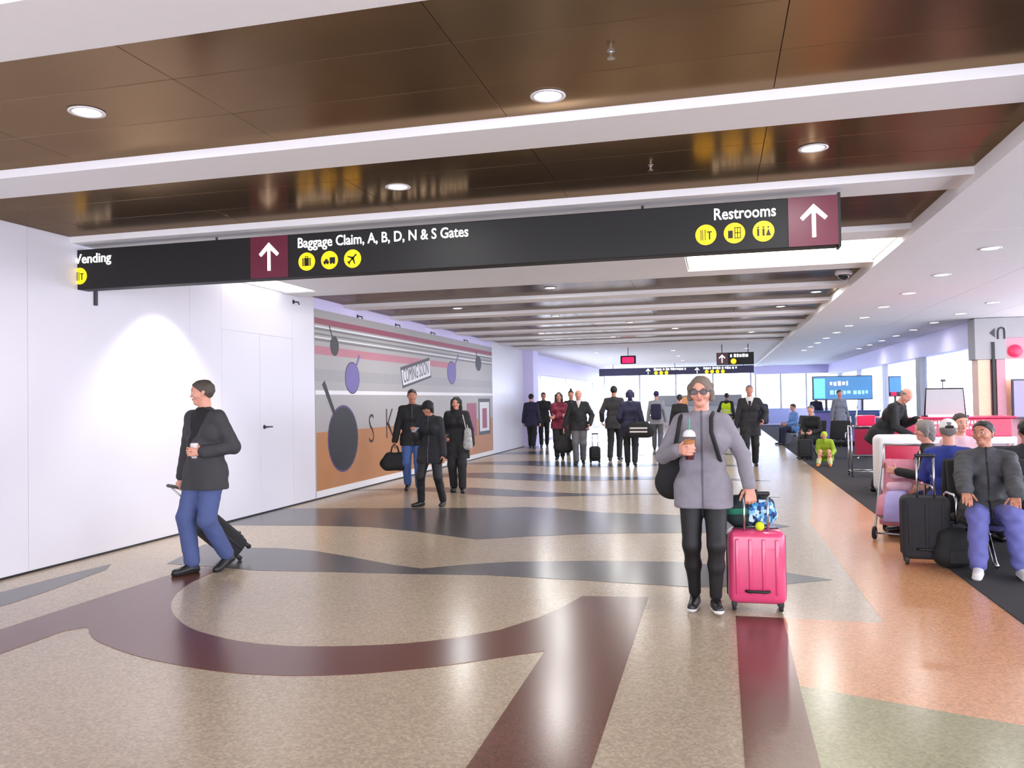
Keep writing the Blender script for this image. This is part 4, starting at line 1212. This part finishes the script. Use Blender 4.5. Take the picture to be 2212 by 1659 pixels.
def pattern(name, cols, scale):
    m = mat(name, (255, 255, 255), .75)
    nt = m.node_tree
    vo = nt.nodes.new('ShaderNodeTexVoronoi')
    vo.inputs['Scale'].default_value = scale
    tc = nt.nodes.new('ShaderNodeTexCoord')
    nt.links.new(tc.outputs['Object'], vo.inputs['Vector'])
    sp_ = nt.nodes.new('ShaderNodeSeparateColor')
    nt.links.new(vo.outputs['Color'], sp_.inputs['Color'])
    cr = nt.nodes.new('ShaderNodeValToRGB')
    cr.color_ramp.interpolation = 'CONSTANT'
    for k, cc in enumerate(cols):
        e = cr.color_ramp.elements[k] if k < 2 else cr.color_ramp.elements.new(k / len(cols))
        e.position = k / len(cols)
        e.color = (*lin(cc), 1)
    nt.links.new(sp_.outputs['Red'], cr.inputs['Fac'])
    nt.links.new(cr.outputs['Color'], nt.nodes['Principled BSDF'].inputs['Base Color'])
    return m
TQ = [P((-.11, 0, .075), (.11, .01, .08), .075, n=V(0, 1, 0), s=.95), P((-.10, 0, .15), (.10, 0, .16), .07), P((-.13, 0, .12), (-.10, 0, .16), .07)]
sdf('patterned_panel', TQ, .008, pattern('blue_triangle_print', [(40, 100, 170), (24, 60, 110), (130, 190, 226), (60, 140, 200), (20, 40, 60), (196, 226, 240)], 42), t, k=.04, wr=.006, wf=40, off=.004, cuts=[(V(-1, 0, 0), .02), (V(0, 0, 1), .21), (V(0, 0, -1), -.02)])
sdf('green_band', TQ, .008, mat('emerald_cloth', (30, 116, 88), .8), t, k=.04, wr=.006, wf=40, off=.003, cuts=[(V(1, 0, 0), -.02), (V(0, 0, 1), .15), (V(0, 0, -1), -.10)])
MB().tube([(-.09, -.02, .21), (-.06, -.04, .275), (.04, -.04, .275), (.08, -.02, .21)], .009, 8).build('handle', BLK, t, True)
t2 = root('luggage_ball', (.272, 6.115, .605), 0, 'lime yellow ball charm hanging at the foot of the suitcase handle', 'charm')
MB().lathe([(.032 * math.sin(a), -.032 * math.cos(a)) for a in np.linspace(.05, PI - .05, 10)], (0, 0, .012), 16).build('ball', mat('lime_yellow_felt', (204, 222, 20), .8), t2, True)
MB().tube([(0, 0, .042), (.012, .0, .09)], .003, 6).build('cord', BLACK, t2)
# the man's black cabin case, tilted
t = suitcase('suitcase', 'black wheeled case trailing tilted behind the man in the charcoal jacket', (0, 0, 0), 0, .38, .56, .22, BLK2, .40, ribs=3, bar=.30, trim=DARKMETAL)
ax_z = Vector((-.37, -.60, .66)).normalized()
ax_x = Vector((-.85, .53, 0)).normalized()
ax_x = (ax_x - ax_z * ax_x.dot(ax_z)).normalized()
ax_y = ax_z.cross(ax_x)
hL = mn['W'](mn['wR'] + nrm(V(-.25, -.35, -.85)) * .075)
if ax_y.z < 0:
    pass
Mt = Matrix((ax_x, ax_y, ax_z)).transposed()
grip_local = Vector((-.12, handle_y(.22), .97))
best = hL - Mt @ grip_local
t.matrix_world = Matrix.Translation(best) @ Mt.to_4x4()
low = min((t.matrix_world @ Vector((sx * .152, sy * .07, .0265))).z for sx in (-1, 1) for sy in (-1, 1)) - .024
t.location.z -= low
# holdalls and bags of the others
def holdall(label, loc, rz, L, hgt, dp, m, strap_to=None, stripe=None, name='holdall', sh=.16):
    t = root(name, loc, rz, label, 'bag')
    sdf('bag_body', [P((-L * .32, 0, hgt * .36), (L * .32, 0, hgt * .36), hgt * .36, n=V(0, 1, 0), s=dp / hgt / .75), P((-L * .22, 0, hgt * .68), (L * .22, 0, hgt * .68), hgt * .26, n=V(0, 1, 0), s=dp / hgt / .75)], .013, m, t, k=.06, wr=.005, wf=28,
        cuts=[(V(0, 0, -1), 0.0)])
    b = MB()
    for sy in (-1, 1):
        b.tube([(-L * .2, sy * dp * .25, hgt * .72), (-L * .1, sy * dp * .1, hgt + sh * .7), (0, 0, hgt + sh), (L * .1, sy * dp * .1, hgt + sh * .7), (L * .2, sy * dp * .25, hgt * .72)], .011, 7)
    b.build('carry_straps', m, t, True)
    if stripe is not None:
        for dz in (.30, .50):
            MB().box((-L * .34, -dp * .5 - .012, hgt * dz), (L * .3, -dp * .5 + .012, hgt * (dz + .1)), .006, 2).build('stripe', stripe, t)
    return t
holdall('black leather holdall in the hand of the man by the mural', j1['W'](j1['wR'] + V(0, -.03, -.52)), .3, .44, .34, .22, BLK, sh=.12)
holdall('striped black travel bag slung by the person in navy with the headscarf', hb['W'](V(-.20, .23, .66)), -.05, .62, .40, .18, BLK, stripe=SHOEW, sh=.3)
holdall('small black bag in the hand of the bald man with grey trousers', bm_['W'](bm_['wR'] + V(-.02, -.02, -.62)), .4, .28, .46, .16, BLK, sh=.10)
t = suitcase('suitcase', 'small black wheeled case behind the bald man with grey trousers', (-2.93, 19.65, 0), .3, .26, .40, .18, BLK, .30, ribs=2, bar=.16)
t = root('backpack', bpk['W'](V(0, .17, 1.18)), PI, 'navy backpack on the person with grey shoulders', 'backpack')
MB().box((-.15, -.08, -.26), (.15, .10, .2), .06, 3).build('bag_body', NAVY, t, True)
MB().box((-.11, -.10, -.22), (.11, -.05, 0), .03, 3).build('pocket', BLK2, t, True)
t = root('backpack', su['W'](V(.27, .12, 1.15)), .2, 'navy backpack slung on the left shoulder of the man in the suit', 'backpack')
MB().box((-.12, -.10, -.22), (.13, .10, .24), .06, 3).build('bag_body', NAVY, t, True)
MB().tube([(-.02, -.1, .18), (-.07, -.06, .27), (-.08, .04, .28), (-.03, .1, .2)], .014, 7).build('strap', BLK, t, True)
t = root('shoulder_bag', j3['W'](V(.20, -.14, .90)), .2, 'white bag with a dark leaf print carried by the woman in the long coat', 'bag')
sdf('bag_body', [P((0, 0, -.10), (0, 0, .14), .085, .06, n=V(0, 1, 0), s=.5)], .01, mat('black_white_print_cloth', (168, 168, 166), .8, var=.9, scale=24), t, k=.02)
MB().tube([(-.03, 0, .18), (-.09, .06, .42), (-.08, .14, .44), (0, .06, .18)], .009, 6).build('strap', SHOEW, t, True)
t = root('phone', j2['W'](j2['wR'] + V(.055, -.09, .045)), -.2, 'dark phone in the hand of the woman with the cap', 'phone')
MB().box((-.037, -.07, -.004), (.037, .07, .004), .004, 2, Matrix.Rotation(.5, 3, 'X')).build('case', BLACK, t)
MB().box((-.033, -.066, .0042), (.033, .066, .0055), 0, 2, Matrix.Rotation(.5, 3, 'X')).build('screen', mat('dim_phone_screen', (120, 130, 150), .2, emit=.3), t)

# ------------------------------------------------------------------ gate furniture
def bench(label, x, y, rz, n):
    t = root('gate_bench', (x, y, .004), rz, label, 'bench')
    for i in range(n):
        xx = i * .60
        sdf_s = MB().box((xx - .25, -.24, .37), (xx + .25, .22, .43), .025, 3).build('seat', BLK2, t, True)
        MB().box((xx - .25, -.035, -.24), (xx + .25, .035, .24), .03, 3, Matrix.Rotation(-.22, 3, 'X')).build('backrest', BLK2, t, True).location = (0, .27, .68)
    for i in range(n + 1):
        xx = (i - .5) * .60
        MB().tube([(xx, .18, .38), (xx, .18, .60), (xx, .10, .63), (xx, -.16, .63), (xx, -.20, .60), (xx, -.20, .38)], .013, 7).build('armrest', CHROME, t, True)
    MB().box((-.3, -.02, .31), ((n - .5) * .6, .04, .37), .008, 2).build('beam', DARKMETAL, t)
    for xx in (0, (n - 1) * .6):
        MB().tube([(xx, -.26, .02), (xx, -.20, .05), (xx, .01, .30), (xx, .22, .05), (xx, .28, .02)], .02, 8).build('leg', CHROME, t, True)
    return t
bench('black gate bench with the man in grey padded jacket on it', 2.34, 8.22, 0, 3)
bench('black gate bench back to back with the front one, under the white cap', 2.94, 8.95, PI, 2)
bench('black gate bench behind the white cap, facing the carpet edge', 2.70, 10.42, 0, 3)
bench('black gate bench beside the pushchair, turned towards the concourse', 2.52, 9.70, -PI / 2, 1)
bench('black gate bench far along the carpet edge with the person in black', 2.28, 21.68, -.5, 3)
bench('black gate bench farthest along the carpet edge with the person in light blue', 2.36, 27.38, -1.2, 1)

suitcase('suitcase', 'tall black suitcase standing at the carpet edge in front of the bench', (1.80, 8.10, 0.004), -.1, .40, .62, .26, BLK2, .36, ribs=3, bar=.17)
suitcase('suitcase', 'small black case on the carpet near the lime coat', (2.02, 20.8, 0.004), .1, .36, .5, .22, BLK, .0, ribs=2)
t = root('backpack', (2.0, 7.98, .004), .2, 'black backpack on the carpet between suitcase and jeans', 'backpack')
sdf('bag_body', [P((-.06, 0, .12), (.06, 0, .12), .12), P((-.05, 0, .26), (.05, .02, .26), .09)], .012, BLK, t, k=.05, cuts=[(V(0, 0, -1), 0.0)])
MB().box((-.09, -.135, .05), (.09, -.08, .17), .02, 3).build('pocket', BLK2, t, True)
# pushchair
ps = root('pushchair', (1.88, 9.62, .004), -.35, 'pink and lavender pushchair standing at the carpet edge', 'pushchair')
FR = mat('silver_pushchair_tube', (170, 170, 176), .35, metal=.8)
PK = mat('rose_pink_cloth', (200, 130, 150), .8, var=.25, scale=14); LV = mat('lavender_cloth', (168, 160, 214), .8, var=.15)
b = MB()
for sx in (-.19, .19):
    b.tube([(sx, .34, .98), (sx, .26, .86), (sx, -.05, .45), (sx, -.32, .07)], .012, 8)
    b.tube([(sx, .02, .55), (sx, .30, .07)], .011, 8)
b.tube([(-.19, .34, .98), (.19, .34, .98)], .014, 8)
b.tube([(-.19, -.32, .07), (.19, -.32, .07)], .01, 8)
b.tube([(-.19, .30, .07), (.19, .30, .07)], .01, 8)
b.build('frame', FR, ps, True)
def sheet(name, prof, w, th, m, w1=None):
    b = MB()
    n = len(prof)
    up, dn = [], []
    for i, (y, z) in enumerate(prof):
        ya, za = prof[max(i - 1, 0)]
        yb, zb = prof[min(i + 1, n - 1)]
        d = Vector((yb - ya, zb - za)).normalized()
        ww = w + ((w1 or w) - w) * i / (n - 1)
        for s_, L in ((1, up), (-1, dn)):
            L.append([b.bm.verts.new((x * ww / 2, y - d.y * th * s_ * (1 + .9 * (1 - x * x)) * .5, z + d.x * th * s_ * (1 + .9 * (1 - x * x)) * .5)) for x in (-1, -.6, 0, .6, 1)])
    for i in range(n - 1):
        for k in range(4):
            b.bm.faces.new((up[i][k], up[i][k + 1], up[i + 1][k + 1], up[i + 1][k]))
            b.bm.faces.new((dn[i][k], dn[i + 1][k], dn[i + 1][k + 1], dn[i][k + 1]))
        for k in (0, 4):
            b.bm.faces.new((up[i][k], dn[i][k], dn[i + 1][k], up[i + 1][k]))
    for i in (0, n - 1):
        for k in range(4):
            b.bm.faces.new((up[i][k], up[i][k + 1], dn[i][k + 1], dn[i][k]))
    return b.build(name, m, ps, True)
sheet('seat', [(-.30, .26), (-.26, .34), (-.21, .41), (-.12, .435), (0, .43), (.08, .45), (.13, .52), (.18, .66), (.22, .82)], .34, .035, PK)
sheet('blanket', [(-.34, .20), (-.30, .32), (-.23, .45), (-.12, .475), (-.02, .47), (.05, .485)], .19, .03, LV)
sheet('basket', [(-.18, .20), (-.15, .15), (-.05, .135), (.1, .135), (.2, .15), (.23, .20)], .33, .02, PK)
sdf('cushion', [P((-.07, .04, .52), (.08, .05, .54), .06, n=V(0, 1, 0), s=.8), P((-.05, .11, .66), (.06, .12, .67), .05, n=V(0, 1, 0), s=.7)], .01, mat('pale_pink_cloth', (216, 176, 186), .8), ps, k=.03, wr=.004)
for sx in (-.19, .19):
    for yy in (-.32, .30):
        wh = MB().lathe([(.03, -.018), (.062, -.018), (.07, -.010), (.07, .010), (.062, .018), (.03, .018)], (sx, yy, .07), 20, Matrix.Rotation(PI / 2, 3, 'Y')).build('wheel', RUBBER, ps, True)
        MB().lathe([(0, -.02), (.034, -.02), (.034, .02), (0, .02)], (sx, yy, .07), 14, Matrix.Rotation(PI / 2, 3, 'Y')).build('hub', FR, wh)
t = root('soft_bag', (1.98, 9.20, .004), 0, 'red and grey baby bag hanging low beside the pushchair', 'bag')
sdf('bag_body', [P((0, 0, .14), (.04, 0, .30), .13, .09, n=V(0, 1, 0), s=.7)], .012, mat('raspberry_cloth', (170, 40, 70), .8, var=.3, scale=6), t, cuts=[(V(0, 0, -1), 0.0)])

# red kiosk
REDP = mat('crimson_panel', (222, 24, 84), .35, var=.05, coat=.3); REDD = mat('deep_red_panel', (190, 8, 62), .35, var=.06)
kk = root('kiosk_counter', (0, 14.2, .004), 0, 'white kiosk counter with a long crimson lettered fascia', 'kiosk')
box('fascia', (2.62, 0, .86), (4.44, .06, 1.145), REDP, kk, .012)
bars(kk, 3.2, 4.05, 1.085, .06, WHITE, seed=11).location = (0, -.002, 0)
bars(kk, 3.05, 3.9, 1.005, .05, WHITE, seed=12).location = (0, -.002, 0)
box('worktop', (2.58, -.05, 1.145), (4.5, .7, 1.175), REDP, kk, .01)
box('rail', (2.58, -.03, .74), (4.5, .08, .86), WHITE, kk, .02)
box('base', (2.66, .05, 0), (4.4, .62, .74), mat('pale_pink_laminate', (224, 190, 198), .5), kk, .01)
for x in (2.60, 4.44): box('upright', (x, -.03, 0), (x + .05, .08, .74), WHITE, kk, .01)
bd = root('display_board', (3.54, 14.4, 1.179), 0, 'grey display board in a dark frame standing on the red kiosk', 'board')
MB().prism([(-.29, .03), (.29, .03), (.265, .44), (-.265, .44)], lambda a, b_, t_: Vector((a, t_, b_)), -.012, .012).build('board_face', mat('light_grey_board', (190, 190, 192), .5, var=.03), bd)
b = MB()
b.tube([(-.30, 0, 0), (-.272, 0, .45), (.272, 0, .45), (.30, 0, 0)], .014, 8)
b.build('frame', BLACK, bd, True)
MB().tube([(-.02, 0, .45), (-.02, 0, .57)], .008, 6).build('mast', DARKMETAL, bd)
MB().box((-.05, -.015, .56), (.02, .015, .6), .008, 2).build('mast_head', DARKMETAL, bd)
for sx in (-1, 1): MB().box((sx * .30 - .03, -.09, 0), (sx * .30 + .03, .09, .02), .006, 2).build('foot', BLACK, bd)
tb = root('vending_stand', (2.62, 13.3, .004), .05, 'white rounded stand with a bright red front panel before the kiosk', 'stand')
MB().box((-.30, -.02, .06), (.32, .38, .93), .09, 5).build('cabinet', WHITE, tb, True)
MB().box((-.20, -.035, .14), (.30, .03, .80), .03, 3).build('front_panel', REDD, tb, True)
MB().box((-.26, .02, .0), (.28, .34, .07), .01, 2).build('plinth', BLACK, tb)
ct = root('display_cart', (2.42, 16.4, .004), 0, 'tall steel framed cart with a dark red panel left of the bending man', 'cart')
b = MB()
for x in (0, .46):
    for y in (0, .4):
        b.tube([(x, y, .06), (x, y, .95)], .014, 8)
    b.tube([(x, 0, .1), (x, .4, .1)], .012, 8); b.tube([(x, 0, .95), (x, .4, .95)], .012, 8)
for y in (0, .4):
    b.tube([(0, y, .1), (.46, y, .1)], .012, 8); b.tube([(0, y, .95), (.46, y, .95)], .012, 8)
b.tube([(.06, 0, .95), (.12, 0, 1.34)], .012, 8)
b.tube([(.0, 0, .95), (-.01, 0, 1.15)], .012, 8)
b.build('frame', CHROME, ct, True)
box('panel', (.06, .03, .42), (.44, .05, .90), mat('dark_red_panel', (150, 20, 58), .4, var=.1), ct, .008)
box('shelf', (.02, .02, .38), (.44, .38, .40), BLACK, ct)
box('red_crate', (.12, .08, .96), (.44, .34, 1.16), REDP, ct, .01)
for x in (0, .46):
    for y in (0, .4):
        MB().lathe([(0, -.012), (.03, -.012), (.03, .012), (0, .012)], (x, y, .03), 14, Matrix.Rotation(PI / 2, 3, 'Y')).build('wheel', RUBBER, ct)

# gate desk and blue screens far down
gd = root('gate_desk', (2.95, 27.2, .004), 0, 'slate blue gate desk under the wide blue screen', 'desk')
SLATE = mat('slate_lavender_laminate', (128, 118, 188), .45, var=.05)
box('desk_body', (0, 0, 0), (1.9, .6, 1.02), SLATE, gd, .01)
box('desk_top', (-.04, -.05, 1.02), (1.94, .65, 1.06), mat('deep_blue_laminate', (36, 84, 132), .4), gd, .008)
box('front_panel', (.9, -.02, .5), (1.9, 0, .98), mat('deep_blue_laminate', (36, 84, 132), .4), gd)
sb = root('blue_screen', (3.9, 28.3, .004), 0, 'wide lit blue screen with two pale lines over the gate desk', 'screen')
box('screen_face', (-.86, -.04, 1.42), (.92, 0, 2.15), mat('lit_blue_screen', (72, 132, 180), .3, emit=.25, var=.12, scale=1.5), sb)
box('casing', (-.89, 0, 1.39), (.95, .08, 2.18), DARKMETAL, sb, .01)
bars(sb, -.35, .2, 1.93, .15, mat('lit_pale_lavender', (220, 210, 255), .4, emit=.5), y=-.05, seed=21)
bars(sb, -.35, .8, 1.64, .14, mat('lit_pale_cyan', (150, 214, 255), .4, emit=.5), y=-.05, seed=22)
box('colour_patch', (-.84, -.046, 1.45), (-.5, -.038, 2.1), mat('lit_cyan_patch', (110, 210, 255), .3, emit=.4, var=.3, scale=3), sb)
for x in (-.5, .6): box('post', (x, .01, 0), (x + .07, .08, 1.4), DARKMETAL, sb)
sb2 = root('blue_screen', (5.35, 28.3, .004), 0, 'small lit blue screen with a red corner near the gate windows', 'screen')
box('screen_face', (0, -.03, 1.62), (.34, 0, 2.1), mat('lit_bright_blue', (84, 140, 235), .3, emit=.3, var=.2, scale=3), sb2)
box('red_patch', (.04, -.036, 1.5), (.2, -.0, 1.62), mat('lit_red_patch', (230, 20, 70), .3, emit=.3), sb2)
box('casing', (-.02, 0, 1.47), (.36, .06, 2.13), DARKMETAL, sb2, .008)
box('post', (.14, .01, 0), (.2, .06, 1.48), DARKMETAL, sb2)
box('foot', (0, -.15, 0), (.34, .2, .02), DARKMETAL, sb2)
# shop counter at the end of the concourse
sc2 = root('shop_counter', (-3.2, 43.5, 0), 0, 'grey shop counter at the very end of the concourse', 'counter')
box('counter_body', (0, 0, 0), (4.4, .8, 1.1), mat('mid_grey_laminate', (150, 150, 152), .5), sc2, .01)
box('back_shelf', (0, .5, 1.1), (4.4, .8, 1.68), mat('warm_grey_laminate', (136, 134, 134), .5), sc2, .01)
box('orange_poster', (1.15, .48, 1.15), (1.65, .5, 1.6), mat('orange_print', (226, 150, 90), .5), sc2)
for i, (x, y, zt) in enumerate(((1.18, 33.5, 1.05), (1.42, 33.7, 1.05), (1.66, 33.9, 1.05))):
    t = root('stanchion', (x - .2, y, 0), 0, '%s slim grey queue stanchion from the left, behind the man in the suit' % ORD[i], 'stanchion', 'queue stanchions')
    MB().tube([(0, 0, .02), (0, 0, zt)], .03, 8).build('post', DARKMETAL, t, True)
    MB().lathe([(0, 0), (.17, 0), (.16, .025), (.04, .04), (0, .04)], (0, 0, 0), 16).build('base', DARKMETAL, t, True)
